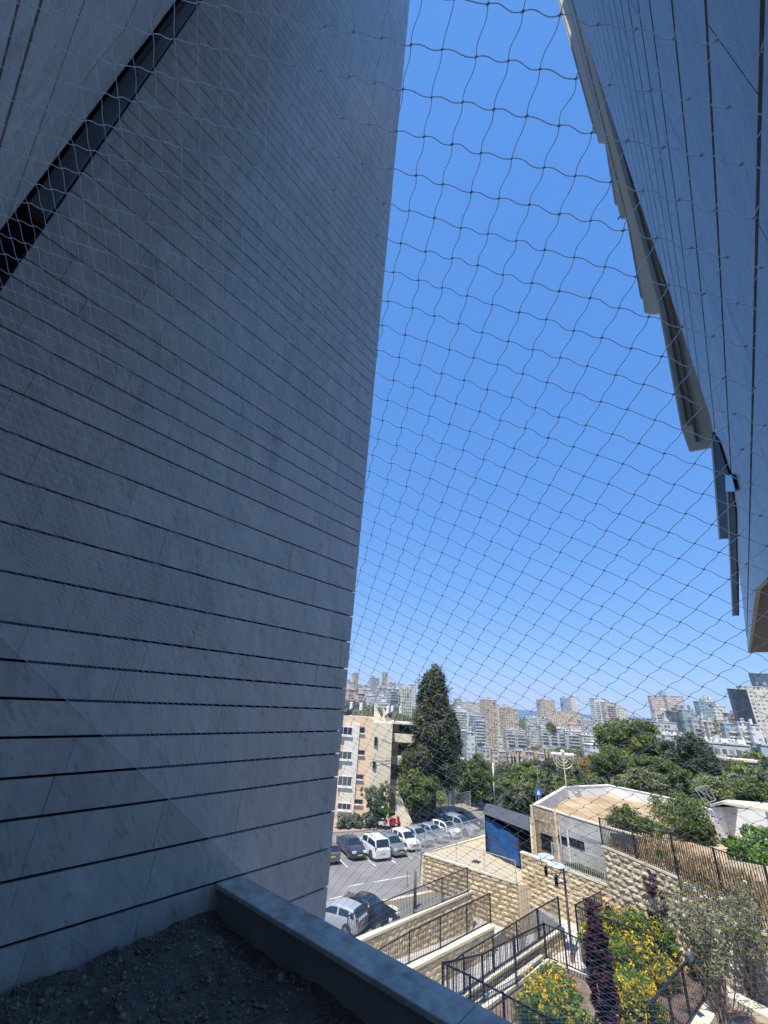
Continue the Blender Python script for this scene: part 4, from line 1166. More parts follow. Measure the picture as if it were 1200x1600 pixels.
# ================================================================== cars
def cmat(name, c, rough=0.28, metal=0.3):
    mt, nt, b = newmat(name); b.inputs['Base Color'].default_value = (*c, 1); setp(b, rough, metal)
    b.inputs['Coat Weight'].default_value = 0.6; b.inputs['Coat Roughness'].default_value = 0.05
    return mt
M_tyre = plain('tyre_rubber', (0.02, 0.02, 0.02), 0.85)
M_rim = plain('wheel_rim', (0.45, 0.45, 0.46), 0.3, 0.8)
M_cglass = plain('car_glass', (0.015, 0.022, 0.025), 0.05, 0, 0.9)
M_plate = plain('yellow_number_plate', (0.75, 0.50, 0.03), 0.5)
M_lampw = plain('headlight_lens', (0.6, 0.62, 0.64), 0.1, 0.2)
M_lampr = plain('tail_light_lens', (0.35, 0.01, 0.01), 0.2)
M_trim = plain('black_plastic', (0.025, 0.025, 0.027), 0.6)
car_profiles = {
 # x from nose (0) to tail (1): (x, top height, belt height); cabin where top > belt
 'hatch': dict(L=4.1, W=1.76, H=1.50, top=[(0, .62), (.03, .74), (.20, .93), (.27, .98), (.43, 1.43), (.55, 1.50), (.75, 1.48), (.88, 1.40), (.965, 1.02), (1, .92)], belt=[(0, .60), (.2, .88), (.5, .93), (.85, .99), (1, .90)], cab=(.27, .965)),
 'sedan': dict(L=4.6, W=1.80, H=1.46, top=[(0, .60), (.03, .72), (.22, .92), (.29, .97), (.44, 1.40), (.55, 1.46), (.70, 1.42), (.86, 1.06), (.97, 1.02), (1, .90)], belt=[(0, .58), (.25, .88), (.6, .95), (.9, 1.0), (1, .88)], cab=(.29, .86)),
 'suv': dict(L=4.75, W=1.92, H=1.82, top=[(0, .80), (.03, .95), (.22, 1.13), (.27, 1.17), (.39, 1.72), (.50, 1.82), (.80, 1.80), (.93, 1.74), (.985, 1.15), (1, .95)], belt=[(0, .78), (.25, 1.08), (.6, 1.13), (.95, 1.15), (1, .93)], cab=(.27, .985)),
}
def make_car(kind, paint, roof=None, rails=False):
    p = car_profiles[kind]; L, W, H = p['L'], p['W'], p['H']
    xs = sorted(set([round(q[0], 4) for q in p['top']] + [round(i/26, 4) for i in range(27)]))
    tx, tz = zip(*p['top']); bx, bz = zip(*p['belt'])
    body = MB(); c0, c1 = p['cab']
    rings = []
    for x in xs:
        zt = float(np.interp(x, tx, tz)); zb = min(float(np.interp(x, bx, bz)), zt-0.01)
        hw = W/2*(1 - 0.16*max(0, (0.10-x)/0.10)**1.6 - 0.10*max(0, (x-0.92)/0.08)**1.6)
        z0 = 0.22 + 0.06*max(0, (0.06-x)/0.06) + 0.08*max(0, (x-0.95)/0.05)
        gh_ = max(0.0, min(1.0, (zt-zb)/(H-1.0)))
        rw = hw*(0.97 - 0.20*gh_)
        rings.append([(hw*0.90, z0), (hw*0.985, z0+0.10), (hw, 0.55), (hw*0.985, zb*0.86), (hw*0.955, zb), (rw+0.02, max(zb, zt-0.09*gh_-0.005)), (rw*0.90, zt-0.02*gh_), (rw*0.5, zt+0.012*gh_), (0, zt+0.02*gh_)])
    def P3(i, j, s): return ((xs[i]-0.5)*L, s*rings[i][j][0], rings[i][j][1])
    glass = {'side_window': MB(), 'side_window ': MB(), 'windscreen': MB(), 'rear_window': MB()}
    xw = [q[0] for q in p['top']]
    roof_start = next(q[0] for q in p['top'] if q[1] > H-0.09)
    roof_end = [q[0] for q in p['top'] if q[1] > H-0.12][-1]
    for i in range(len(xs)-1):
        xm = (xs[i]+xs[i+1])/2
        for s in (1, -1):
            for j in range(8):
                q = [P3(i, j, s), P3(i+1, j, s), P3(i+1, j+1, s), P3(i, j+1, s)]
                if s < 0: q = q[::-1]
                mi = 0
                if roof is not None and j >= 6 and roof_start < xm < roof_end+0.03: mi = 1
                body.add(q, [(0, 1, 2, 3)], mi)
                ph = (xm-c0)/(c1-c0)
                if j == 4 and 0.10 < ph < 0.95:
                    pill = any(abs(xm - pp) < 0.012 for pp in (c0+(c1-c0)*0.47, c0+(c1-c0)*0.80))
                    if not pill:
                        a, b_, c_, d_ = [Vector(v_) for v_ in [P3(i, 4, s), P3(i+1, 4, s), P3(i+1, 5, s), P3(i, 5, s)]]
                        lo, hi = 0.10, 0.88
                        v4 = [a.lerp(d_, lo), b_.lerp(c_, lo), b_.lerp(c_, hi), a.lerp(d_, hi)]
                        v4 = [v_+Vector((0, s*0.008, 0)) for v_ in v4]
                        if s < 0: v4 = v4[::-1]
                        glass['side_window' if s > 0 else 'side_window '].add(v4, [(0, 1, 2, 3)])
                if j in (6, 7):
                    nm = None
                    if c0-0.001 < xm < roof_start-0.01: nm = 'windscreen'
                    elif xm > roof_end and xm < c1 and kind != 'x': nm = 'rear_window'
                    if nm and not (kind == 'sedan' and nm == 'rear_window' and xm > c1-0.01):
                        v4 = [Vector(v_)+Vector((-0.006 if nm == 'windscreen' else 0.006, 0, 0.010)) for v_ in q]
                        if j == 6: pass
                        glass[nm].add(v4, [(0, 1, 2, 3)])
    n8 = 8
    for (i, flip) in ((0, 0), (len(xs)-1, 1)):
        l = [P3(i, j, 1) for j in range(9)] + [P3(i, j, -1) for j in range(7, -1, -1)]
        body.add(l, [tuple(range(len(l)))[::-1] if not flip else tuple(range(len(l)))])
    bl = [P3(i, 0, 1) for i in range(len(xs))]; br = [P3(i, 0, -1) for i in range(len(xs))]
    for i in range(len(xs)-1): body.add([bl[i], bl[i+1], br[i+1], br[i]], [(3, 2, 1, 0)])
    root = empty('parked_car')
    body.build('body', [paint, roof or paint], root, smooth=False)
    for k_, g in glass.items(): g.build(k_.strip(), M_cglass, root)
    ax_f, ax_r = -0.5*L+0.20*L, -0.5*L+0.80*L
    wr = 0.36 if kind == 'suv' else 0.315
    for sx in (ax_f, ax_r):
        for sy in (-1, 1):
            arch = MB(); y0 = sy*(W/2+0.004)
            arch.tube([(sx, sy*(W/2-0.22), wr+0.02), (sx, y0, wr+0.02)], wr+0.07, 18); arch.build('wheel_arch', M_trim, root)
            wl_ = MB(); wl_.tube([(sx, sy*(W/2-0.19), wr), (sx, sy*(W/2-0.17), wr), (sx, sy*(W/2+0.005), wr), (sx, sy*(W/2+0.02), wr)], [wr*0.9, wr, wr, wr*0.88], 20)
            wh = wl_.build('wheel', M_tyre, root)
            rm = MB(); rm.tube([(sx, sy*(W/2+0.0), wr), (sx, sy*(W/2+0.026), wr)], wr*0.64, 14)
            rr = rm.build('rim', M_rim, root); rr.parent = wh
            hb = MB()
            for k_ in range(5):
                an = k_*1.2566+0.3
                hb.obox((sx+math.cos(an)*wr*0.40, sy*(W/2+0.029), wr+math.sin(an)*wr*0.40), Vector((-math.sin(an), 0, math.cos(an)))*0.035, Vector((0, 0.006, 0)), Vector((math.cos(an), 0, math.sin(an)))*wr*0.16)
            hh_ = hb.build('rim_holes', M_trim, root); hh_.parent = wh
    nose, tail = -L/2, L/2
    hz_ = 0.72 if kind != 'suv' else 0.86
    for sy in (-1, 1):
        q = MB(); q.obox((nose+0.14, sy*(W/2-0.30), hz_), Vector((0.10, sy*0.05, 0)), Vector((-0.05, sy*0.19, 0)), Vector((0.02, 0, 0.075))); q.build('headlight', M_lampw, root)
        q = MB(); q.obox((tail-0.10, sy*(W/2-0.14), hz_+0.16), Vector((0.07, 0, 0)), Vector((0, 0.075, 0)), Vector((0, 0, 0.16))); q.build('tail_light', M_lampr, root)
        q = MB(); xm_ = (c0+0.045-0.5)*L; q.ball((xm_+0.12, sy*(W/2+0.10), 0.98 if kind != 'suv' else 1.2), 0.11, sc=(0.8, 1.0, 0.7)); q.build('wing_mirror', paint, root)
    q = MB(); q.box(nose-0.015, nose+0.05, -0.42, 0.42, hz_-0.18, hz_-0.03); q.build('grille', M_trim, root)
    q = MB(); q.box(nose+0.01, nose+0.06, -0.62, 0.62, 0.26, 0.38); q.build('lower_grille', M_trim, root)
    q = MB(); q.box(nose-0.03, nose-0.018, -0.26, 0.26, 0.45, 0.56); q.build('number_plate', M_plate, root)
    q = MB(); q.box(tail+0.008, tail+0.02, -0.26, 0.26, 0.62, 0.73); q.build('number_plate', M_plate, root)
    if rails:
        for sy in (-1, 1):
            q = MB(); q.tube([((.42-.5)*L, sy*W*0.34, H-0.02), ((.45-.5)*L, sy*W*0.34, H+0.06), ((.85-.5)*L, sy*W*0.34, H+0.05), ((.88-.5)*L, sy*W*0.34, H-0.03)], 0.022, 6); q.build('roof_rail', M_trim, root)
    return root
c_navy = cmat('dark_blue_grey_paint', (0.035, 0.045, 0.07)); c_wht = cmat('white_car_paint', (0.72, 0.72, 0.72), 0.3, 0)
c_slv = cmat('silver_paint', (0.42, 0.44, 0.46)); c_gry = cmat('steel_grey_paint', (0.22, 0.25, 0.27)); c_blu = cmat('pale_blue_silver_paint', (0.30, 0.35, 0.44)); c_blk = cmat('black_car_paint', (0.012, 0.014, 0.018)); c_dgr = cmat('mid_grey_paint', (0.13, 0.14, 0.15))
GRP = 'cars parked in the row across the car park'
def put_car(kind, paint, px, py, az_deg, label, roof=None, rails=False, z=0.0, rear=False, group=GRP):
    """(px, py): where the end facing us meets the ground"""
    c = make_car(kind, paint, roof, rails)
    p = PZ(px, py, z); L = car_profiles[kind]['L']
    a = math.radians(az_deg)                     # direction from the near end to the far end, from +y towards +x
    dv = Vector((math.sin(a), math.cos(a), 0))
    ctr = p + dv*L/2
    # local +x is the tail; near end is the nose unless rear
    ang = math.atan2(dv.y, dv.x) + (math.pi if rear else 0)
    c.location = (ctr.x, ctr.y, z); c.rotation_euler = (0, 0, ang)
    tag(c, label, 'car', group); return c
put_car('hatch', c_dgr, 519, 1353, -26, 'grey car at the left end of the row, half hidden by the marble wall', rear=True)
put_car('sedan', c_navy, 562, 1346, -26, 'dark blue car parked nose out, second from the marble wall')
put_car('suv', c_wht, 598, 1347, -27, 'big white off-road car parked tail out with roof rails', rails=True, rear=True)
put_car('hatch', c_gry, 627, 1341, -29, 'steel grey hatchback parked nose out right of the big white car')
put_car('hatch', c_wht, 650, 1332, -32, 'plain white hatchback right of the steel grey one')
put_car('sedan', c_slv, 671, 1325, -35, 'silver car behind the left end of the pale fence')
put_car('sedan', c_blu, 696, 1319, -38, 'pale blue silver car behind the middle of the pale fence')
put_car('hatch', c_wht, 717, 1312, -41, 'white car with black roof behind the pale fence', roof=c_blk)
put_car('suv', c_slv, 744, 1309, -44, 'silver off-road car at the right end of the row by the blue pavilion')
put_car('sedan', c_blk, 754, 1296, -46, 'black car furthest right, mostly hidden behind the silver off-road car')
put_car('hatch', c_slv, 566, 1462, -62, 'silver car just beyond the terrace parapet, behind the nearest ramp fence', group=None, rear=True)
put_car('sedan', c_blk, 618, 1455, -62, 'black car beside the silver one behind the nearest ramp fence', group=None)
# parking lines
ln = MB()
cp_ = [PZ(x, y, 0.006) for x, y in ((540, 1352), (583, 1350), (615, 1346), (640, 1339), (661, 1330), (684, 1324), (706, 1317), (730, 1313))]
dvs = [-26, -27, -28, -31, -34, -37, -40, -43]
for p, a in zip(cp_, dvs):
    a = math.radians(a); dv = Vector((math.sin(a), math.cos(a), 0)); sd = Vector((dv.y, -dv.x, 0))
    q = [p - dv*0.5 - sd*0.06, p - dv*0.5 + sd*0.06, p + dv*4.8 + sd*0.06, p + dv*4.8 - sd*0.06]
    ln.add(q, [(0, 1, 2, 3)])
for x in range(5):
    a = PZ(515 + 3*x, 1372 + 22*x, 0.006); 
for (a, c) in (((585, 1378), (640, 1368)), ((515, 1405), (560, 1394)), ((545, 1385), (570, 1380))):
    A_, C__ = PZ(*a, 0.006), PZ(*c, 0.006); d = (C__-A_).normalized(); s_ = Vector((-d.y, d.x, 0))*0.06
    ln.add([A_-s_, C__-s_, C__+s_, A_+s_], [(0, 1, 2, 3)])
tag(ln.build('road_markings', M_paint), kind='structure')
# pavement strip behind the cars
sw = MB()
sw.prism([XY(PZ(470, 1306, 0)), XY(PZ(560, 1300, 0)), XY(PZ(640, 1290, 0)), XY(PZ(700, 1277, 0)), XY(PZ(760, 1262, 0)), XY(PZ(752, 1252, 0)), XY(PZ(690, 1262, 0)), XY(PZ(600, 1277, 0)), XY(PZ(470, 1281, 0))], -0.4, 0.14)
tag(sw.build('pavement', mottled('dusty_pavement', (0.30, 0.22, 0.16), (0.42, 0.33, 0.25), 0.8, 0.95)), kind='structure')

# ================================================================== poles and lamps
def pole_thing(name, px, py_b, z, py_t, r, label, cat, mat=M_galv, n=10, taper=0.7):
    p = PZ(px, py_b, z); o = empty(name, p, 0, label, cat); h = zat(p, 0, py_t)-z
    q = MB(); q.tube([(0, 0, -0.3), (0, 0, h)], [r, r*taper], n); q.build('pole', mat, o, smooth=True)
    return o, h
M_pole = mottled('brown_grey_pole', (0.16, 0.14, 0.12), (0.24, 0.21, 0.18), 4.0, 0.5, 0.3)
lamp, h = pole_thing('street_lamp', 895, 1503, 1.1, 1287, 0.085, 'brown grey street lamp post with two flat round lamp heads on its left side', 'street lamp', M_pole)
lp = PZ(895, 1503, 1.1)
q = MB(); q.tube([(0, 0, -0.05), (0, 0, 0.35)], 0.14, 12); q.build('base', M_pole, lamp)
def onplumb_dir(px, py, base, depth_off=0.0):
    """point seen at (px,py) lying in the vertical plane through base square to the view"""
    n_ = Vector((base.x-CAM.x, base.y-CAM.y, 0)).normalized()
    r_ = ray(px, py); t = ((base-CAM).dot(n_)+depth_off)/r_.dot(n_); return CAM+r_*t
for (hx, hy, fy, dof) in ((869, 1352, 1381, -0.3), (853, 1338, 1366, 0.9)):
    hd = onplumb_dir(hx, hy, lp, dof)-lp; st = onplumb_dir(hx+0.5, fy, lp, dof)-lp
    at_ = onplumb_dir(886, fy-3, lp)-lp
    q = MB(); q.bar(at_, st, 0.05, 0.05); q.build('bracket', M_pole, lamp)
    q = MB(); q.tube([st-Vector((0, 0, 0.1)), st+Vector((0, 0, 0.28)), (st+hd)/2], [0.10, 0.12, 0.05], 10)
    for sx in (-1, 1):
        q.tube([st+Vector((0, 0, 0.25)), st+Vector((sx*0.25, 0, 0.45)), hd+Vector((sx*0.42, 0, -0.03))], 0.025, 6)
    q.build('lamp_fork', M_black, lamp)
    q = MB(); q.tube([hd-Vector((0, 0, 0.05)), hd, hd+Vector((0, 0, 0.05))], [0.52, 0.56, 0.50], 20); q.build('lamp_head', mottled('pale_lamp_disc', (0.40, 0.46, 0.48), (0.5, 0.56, 0.58), 2.0, 0.4), lamp)
m1, h = pole_thing('flag_pole', 773, 1256, 0, 1192, 0.13, 'tall white pole just behind the blue pavilion', 'pole', M_white)
m2, h = pole_thing('floodlight_mast', 709, 1287, 0, 1187, 0.10, 'slim grey mast with a floodlight crossbar in front of the big cypress', 'lamp', M_galv)
bp_ = PZ(709, 1287, 0)
q = MB(); q.bar(onplumb_dir(661, 1184, bp_)-bp_, onplumb_dir(722, 1185, bp_)-bp_, 0.07, 0.07); q.bar(onplumb_dir(661, 1189, bp_)-bp_, onplumb_dir(716, 1189, bp_)-bp_, 0.05, 0.05); q.build('crossbar', M_galv, m2)
for xx in (664, 722):
    q = MB(); c = onplumb_dir(xx, 1185, bp_)-bp_; q.obox(c, Vector((0.28, 0, 0)), Vector((0, 0.2, 0)), Vector((0, 0, 0.09))); q.build('lamp_head', M_white, m2)
m3, h = pole_thing('street_lamp', 584, 1297, 0.1, 1262, 0.06, 'dark curved street lamp among the shrubs behind the big white car', 'street lamp', M_black)
bp_ = PZ(584, 1297, 0.1)
q = MB(); pts_ = [onplumb_dir(x, y, bp_)-bp_ for x, y in ((584.5, 1263), (586, 1254), (590, 1250), (595, 1250), (598, 1254), (598, 1259))]; q.tube(pts_, 0.05, 8); q.build('arm', M_black, m3, smooth=True)
q = MB(); q.ball(pts_[-1]-Vector((0, 0, .15)), 0.22, sc=(1, 1, .6)); q.build('lamp_head', M_galv, m3)
m4, h = pole_thing('street_lamp', 701, 1276, 0, 1243, 0.07, 'small street lamp with white hood right of the cypress trunk', 'street lamp', M_galv)
bp_ = PZ(701, 1276, 0); q = MB(); q.tube([onplumb_dir(701, 1243, bp_)-bp_, onplumb_dir(700, 1240, bp_)-bp_, onplumb_dir(697, 1239, bp_)-bp_], [0.1, 0.25, 0.18], 8); q.build('lamp_head', M_white, m4)
# green post, bollard column by the ramp
m5, h = pole_thing('sign_post', 648, 1420, 0.0, 1362, 0.14, 'stout brown post standing in the car park beside the first ramp fence', 'post', plain('brown_post', (0.09, 0.065, 0.045), 0.7))
m6, h = pole_thing('sign_post', 636, 1385, 0.0, 1361, 0.03, 'thin dark stake left of the stout brown post', 'post', M_black)
rb = MB(); p = PZ(620, 1406, 0); rb.prism([(p.x-2.4, p.y-2.1), (p.x+3.2, p.y+1.2), (p.x+3.0, p.y+1.5), (p.x-2.6, p.y-1.8)], 0, 0.28)
tag(rb.build('kerb_stone', M_cap), 'pale kerb stone on the asphalt in front of the ramp fence', 'kerb')
rk = MB(); rk.ball(PZ(611, 1421, 0.15), 0.55, sc=(1.2, 0.9, 0.4)); tag(rk.build('boulder', M_cap, smooth=True), 'flat cream boulder lying on the asphalt beyond the ramp fence', 'rock')
# drain cover on the plaza
dc = MB(); p = PZ(744, 1346, ZPL-0.118); dc.prism([(p.x-.5, p.y-.2), (p.x+.1, p.y-.55), (p.x+.5, p.y+.1), (p.x-.1, p.y+.45)], ZPL-0.13, ZPL-0.115)
tag(dc.build('drain_cover', M_black), 'dark metal drain cover set in the beige plaza paving', 'drain')
# long plaza railing section with doubled top
# menorah on the roof
mb0 = PZ(885, 1231, zr); men = empty('menorah', mb0, 0, 'large gilded menorah with round white lamps standing on the far roof parapet', 'menorah')
mp_ = mpp(mb0); M_gold = plain('gilded_metal', (0.62, 0.57, 0.42), 0.45, 0.3)
hs_ = zat(mb0, 0, 1178)-zr
q = MB(); q.tube([(0, 0, -0.3), (0, 0, hs_)], 0.07, 8); q.build('stem', M_gold, men)
vx = Vector((AX_R.x, AX_R.y, 0)).normalized()
for rr_ in (4, 8, 12, 16.0):
    R_ = rr_*mp_; q = MB()
    q.tube([vx*(R_*math.cos(a))+Vector((0, 0, hs_-0.35+R_*1.0*math.sin(a)+0.0)) for a in np.linspace(math.pi, 2*math.pi, 19)], 0.045, 6)
    q.build('branch', M_gold, men, smooth=True)
q = MB(); q.bar(vx*(-17.5*mp_)+Vector((0, 0, hs_-0.25)), vx*(17.5*mp_)+Vector((0, 0, hs_-0.25)), 0.06); q.build('crossbar', M_white, men)
for k in range(-4, 5):
    q = MB(); q.ball(vx*(k*4.0*mp_)+Vector((0, 0, hs_-0.05+(0.3 if k == 0 else 0))), 0.20 if k else 0.25, seg=10, rings=8); q.build('lamp', M_white, men, smooth=True)
# blue road sign behind the pavilion
sp_ = PD(843, 1262, 75); sg = empty('road_sign', sp_, 0, 'blue road sign on a pole behind the white parapet of the stone building', 'sign')
q = MB(); hh_ = zat(sp_, 0, 1236)-sp_.z; q.tube([(0, 0, -6), (0, 0, hh_)], 0.05, 6); q.build('pole', M_galv, sg)
q = MB(); q.obox((0, -0.08, hh_-0.1), Vector((0.45, 0, 0)), Vector((0, 0.02, 0)), Vector((0, 0, 0.5))); q.build('sign_plate', plain('blue_sign', (0.02, 0.14, 0.45), 0.5), sg)
q = MB(); q.add([(-0.28, -0.105, hh_-0.42), (0.28, -0.105, hh_-0.42), (0, -0.105, hh_+0.22)], [(0, 1, 2)]); q.build('white_triangle', M_white, sg)
# curved highway lamp between the trees on the right
cp0 = PD(1050, 1250, 95); cl = empty('street_lamp', cp0, 0, 'tall curved street lamp between the pines above the white parapet', 'street lamp')
q = MB(); q.tube([onplumb_dir(x, y, cp0)-cp0 for x, y in ((1050, 1262), (1049, 1238), (1047, 1224), (1042, 1216), (1036, 1212))], 0.10, 8); q.build('pole', M_galv, cl, smooth=True)
q = MB(); c = onplumb_dir(1033, 1211, cp0)-cp0; q.ball(c, 0.55, sc=(1.3, 0.6, 0.35)); q.build('lamp_head', M_white, cl, smooth=True)
for (x, yb, yt, d) in ((873, 1225, 1186, 150), (907, 1222, 1192, 150), (851, 1200, 1188, 210), (842, 1232, 1198, 120)):
    p = PD(x, yb, d); o = empty('lamp_pole', p, 0, 'thin distant lamp pole among the valley trees', 'lamp', 'distant lamp poles in the valley'); 
    h_ = zat(p, 0, yt)-p.z; q = MB(); q.tube([(0, 0, -6), (0, 0, h_)], 0.09, 6); q.bar((-0.9, 0, h_), (0.9, 0, h_), 0.16, 0.12); q.build('pole', M_galv, o)
# open metal frame beyond the parapet, its bars joined in one mesh
fp = PD(1100, 1258, 60); sf = empty('metal_frame', fp, 0, 'leaning open metal frame lying on the wall beyond the dry grass', 'frame')
q = MB(); co = [onplumb_dir(x, y, fp, o_)-fp for x, y, o_ in ((1086, 1232, 0), (1105, 1227, .5), (1119, 1250, .5), (1102, 1256, 0))]
for a in range(4): q.bar(co[a], co[(a+1) % 4], 0.05)
for t in (0.33, 0.66): q.bar(co[0].lerp(co[1], t), co[3].lerp(co[2], t), 0.04)
q.bar(co[0], co[2], 0.05); q.build('frame_bars', M_galv, sf)
# grey metal screen behind the tall wall's fence
a, c = W1b.lerp(W2b, 0.05), W1b.lerp(W2b, 0.42)
nrm_ = Vector((-(W2b-W1b).y, (W2b-W1b).x, 0)).normalized(); nrm_ = nrm_ if nrm_.dot(W1b-CAM) > 0 else -nrm_
q = MB(); a2, c2_ = a+nrm_*0.6, c+nrm_*0.6; q.prism([XY(a2), XY(c2_), XY(c2_+nrm_*0.04), XY(a2+nrm_*0.04)], zt, [zt+0.75, zt+1.15, zt+1.15, zt+0.75])
for t in (0, 0.5, 1):
    p = a2.lerp(c2_, t); q.box(p.x-0.03, p.x+0.03, p.y-0.03, p.y+0.03, zt, zt+0.72)
tag(q.build('metal_screen', plain('dark_grey_sheet', (0.10, 0.12, 0.13), 0.5, 0.2)), 'dark grey sheet metal screen behind the left end of the black fence', 'screen')
# floodlight on the garden fence
fl0 = PZ(1083, 1590, 3.6); fo = empty('floodlight', onplumb_dir(1077, 1494, PZ(1077, 1600, 3.6)), 0, 'floodlight clamped on the close barred fence at the bottom right', 'lamp')
q = MB(); q.obox((0, 0, 0), Vector((0.12, 0.04, 0.04)), Vector((-0.03, 0.09, 0)), Vector((-0.02, 0, 0.10))); q.build('housing', M_greymetal, fo)
q = MB(); q.obox((0.12, 0.1, -0.05), Vector((0.04, 0.02, 0.02)), Vector((-0.04, 0.13, 0)), Vector((-0.03, 0, 0.15))); q.bar((0, 0, -0.1), (0, 0, -0.5), 0.04); q.build('lens_frame', M_black, fo)
# overhead wires
wm = MB()
for (y0, y1) in ((1181, 1184), (1186, 1189)):
    A_, B2 = onwall(575, y0, o2+n1_*1.2, n1_), onplumb_dir(661, y1, PZ(709, 1287, 0))
    wm.tube([A_.lerp(B2, t)-Vector((0, 0, 0.25*math.sin(math.pi*t))) for t in np.linspace(0, 1, 9)], 0.02, 5)
tag(wm.build('overhead_wires', M_black), 'two overhead wires strung from the orange building to the mast', 'wire')
# red bicycle-like motor scooter behind the cars
def scooter(px, py, mat, label, s=1.0, rz=0.2):
    p = PZ(px, py, 0.14); o = empty('scooter', p, rz, label, 'scooter')
    for x in (-0.6, 0.6):
        q = MB(); q.tube([(x*s, -0.05, 0.25), (x*s, 0.05, 0.25)], 0.25, 14); q.build('wheel', M_tyre, o)
    q = MB(); q.obox((-0.35*s, 0, 0.55), Vector((0.42, 0, 0.05)), Vector((0, 0.14, 0)), Vector((0, 0, 0.17))); q.obox((0.1, 0, 0.32), Vector((0.35, 0, 0)), Vector((0, 0.14, 0)), Vector((0, 0, 0.05)))
    q.obox((0.5*s, 0, 0.6), Vector((0.08, 0, 0.02)), Vector((0, 0.2, 0)), Vector((-0.08, 0, 0.35))); q.build('body', mat, o)
    q = MB(); q.obox((-0.35*s, 0, 0.77), Vector((0.35, 0, 0)), Vector((0, 0.13, 0)), Vector((0, 0, 0.05))); q.build('seat', M_trim, o)
    q = MB(); q.bar((0.42*s, -0.3, 1.02), (0.42*s, 0.3, 1.02), 0.04); q.build('handlebar', M_trim, o)
M_red = plain('red_paint', (0.45, 0.02, 0.03), 0.4)
scooter(607, 1293, M_red, 'red scooter parked behind the plain white hatchback'); scooter(617, 1291, M_red, 'second red scooter, the right one of the two behind the cars', rz=0.5)
scooter(600, 1294, c_wht, 'whitish scooter left of the two red ones')
scooter(691, 1279, c_wht, 'white and black scooter behind the black roofed car', rz=0.8)
# wall and gate pieces at the back of the car park
fence('back_fence', [PZ(644, 1284, 0.1), PZ(688, 1277, 0.1)], [2.6, 2.6], 'tall black gate fence behind the cars below the green tree', postgap=2.0, sp=0.2, post=0.08, bar=0.03)
fence('back_fence', [PZ(690, 1276, 0.1), PZ(735, 1265, 0.1)], [2.4, 2.4], 'tall pale mesh fence behind the cars right of the cypress', mat=M_galv, postgap=2.5, sp=0.25)
fence('back_fence', [PZ(780, 1262, 0.0), PZ(792, 1248, 0.0)], [1.2, 1.2], 'short pale railing beyond the pavilion at the valley edge', mat=M_galv, postgap=2.5, sp=0.4)
st = MB()
for k in range(6):
    p = PZ(622+k*3.2, 1284-k*0.5-k*0.2, 0.14); st.box(p.x-0.8, p.x+0.8, p.y+k*0.35, p.y+0.36+k*0.35, 0.0, 0.14+(6-k)*0.0+k*0.16)
tag(st.build('steps', M_cap), 'small flight of stone steps at the foot of the cream wall', 'steps')
rmp = MB(); a, c = PZ(618, 1262, 2.0), PZ(641, 1290, 0.3); rmp.prism([XY(a), XY(c), (c.x+0.3, c.y+0.4), (a.x+0.3, a.y+0.4)], -0.2, [3.8, 0.6, 0.6, 3.8])
tag(rmp.build('stair_wall', M_cream), 'sloping cream stair wall right of the apartment block', 'wall')
# ================================================================== trees and shrubs
def leaf_cloud(centers, radii, nper, size, seed, clump_tone=True, flat=0.75, aspect=1.5, squash=1.0):
    """random leaf quads scattered round clump centres"""
    r = np.random.default_rng(seed); K = len(centers); centers = np.asarray(centers, float); radii = np.asarray(radii, float)
    n = K*nper; ci = np.repeat(np.arange(K), nper)
    d = r.normal(size=(n, 3)); d /= np.linalg.norm(d, axis=1)[:, None]
    rad = r.random(n)**0.45
    d2_ = d*rad[:, None]*radii[ci][:, None]; d2_[:, 2] *= squash
    c = centers[ci] + d2_
    nrm = d + r.normal(0, flat, (n, 3)); nrm[:, 2] += 0.35; nrm /= np.linalg.norm(nrm, axis=1)[:, None]
    t = np.cross(nrm, r.normal(size=(n, 3))); t /= np.linalg.norm(t, axis=1)[:, None]; b2 = np.cross(nrm, t)
    s = size*r.uniform(0.6, 1.4, n)[:, None]
    q = np.stack([c - t*s*aspect/2, c + b2*s/2*0.7, c + t*s*aspect/2, c - b2*s/2*0.7], 1)
    base = r.random(K)[ci] if clump_tone else np.full(n, 0.5)
    tone = np.clip(base*0.6 + r.random(n)*0.4, 0, 1)
    return q.reshape(-1, 3), np.arange(n*4).reshape(-1, 4), tone
def crown(name, mat, parent, centers, radii, nper, size, seed, **kw):
    V, F, T_ = leaf_cloud(centers, radii, nper, size, seed, **kw)
    return grid_mesh(name, V, F, mat, parent, tone=T_)
def blob_centers(n, rx, ry, rz, zc, seed, hollow=0.35, jag=0.25):
    r = np.random.default_rng(seed); out = []
    while len(out) < n:
        p = r.uniform(-1, 1, 3); d = np.linalg.norm(p)
        if hollow < d < 1: out.append((p[0]*rx*(1+r.uniform(-jag, jag)), p[1]*ry*(1+r.uniform(-jag, jag)), zc+p[2]*rz*(1+r.uniform(-jag, jag)*0.6)))
    return out
M_cyp = leaf_mat('cypress_leaves', (0.010, 0.017, 0.008), (0.125, 0.13, 0.06), 0.1)
M_green = leaf_mat('green_leaves', (0.06, 0.095, 0.022), (0.22, 0.26, 0.07), 0.3)
M_pine = leaf_mat('pine_needles', (0.05, 0.08, 0.02), (0.22, 0.24, 0.07), 0.25)
M_dark = leaf_mat('dark_grey_green_leaves', (0.03, 0.042, 0.02), (0.14, 0.155, 0.08), 0.2)
M_olive = leaf_mat('olive_leaves', (0.09, 0.11, 0.04), (0.25, 0.27, 0.12), 0.25)
M_rust = leaf_mat('rusty_yellow_leaves', (0.20, 0.14, 0.03), (0.36, 0.24, 0.05), 0.2)
M_bright = leaf_mat('bright_green_leaves', (0.06, 0.14, 0.02), (0.20, 0.32, 0.06), 0.35)
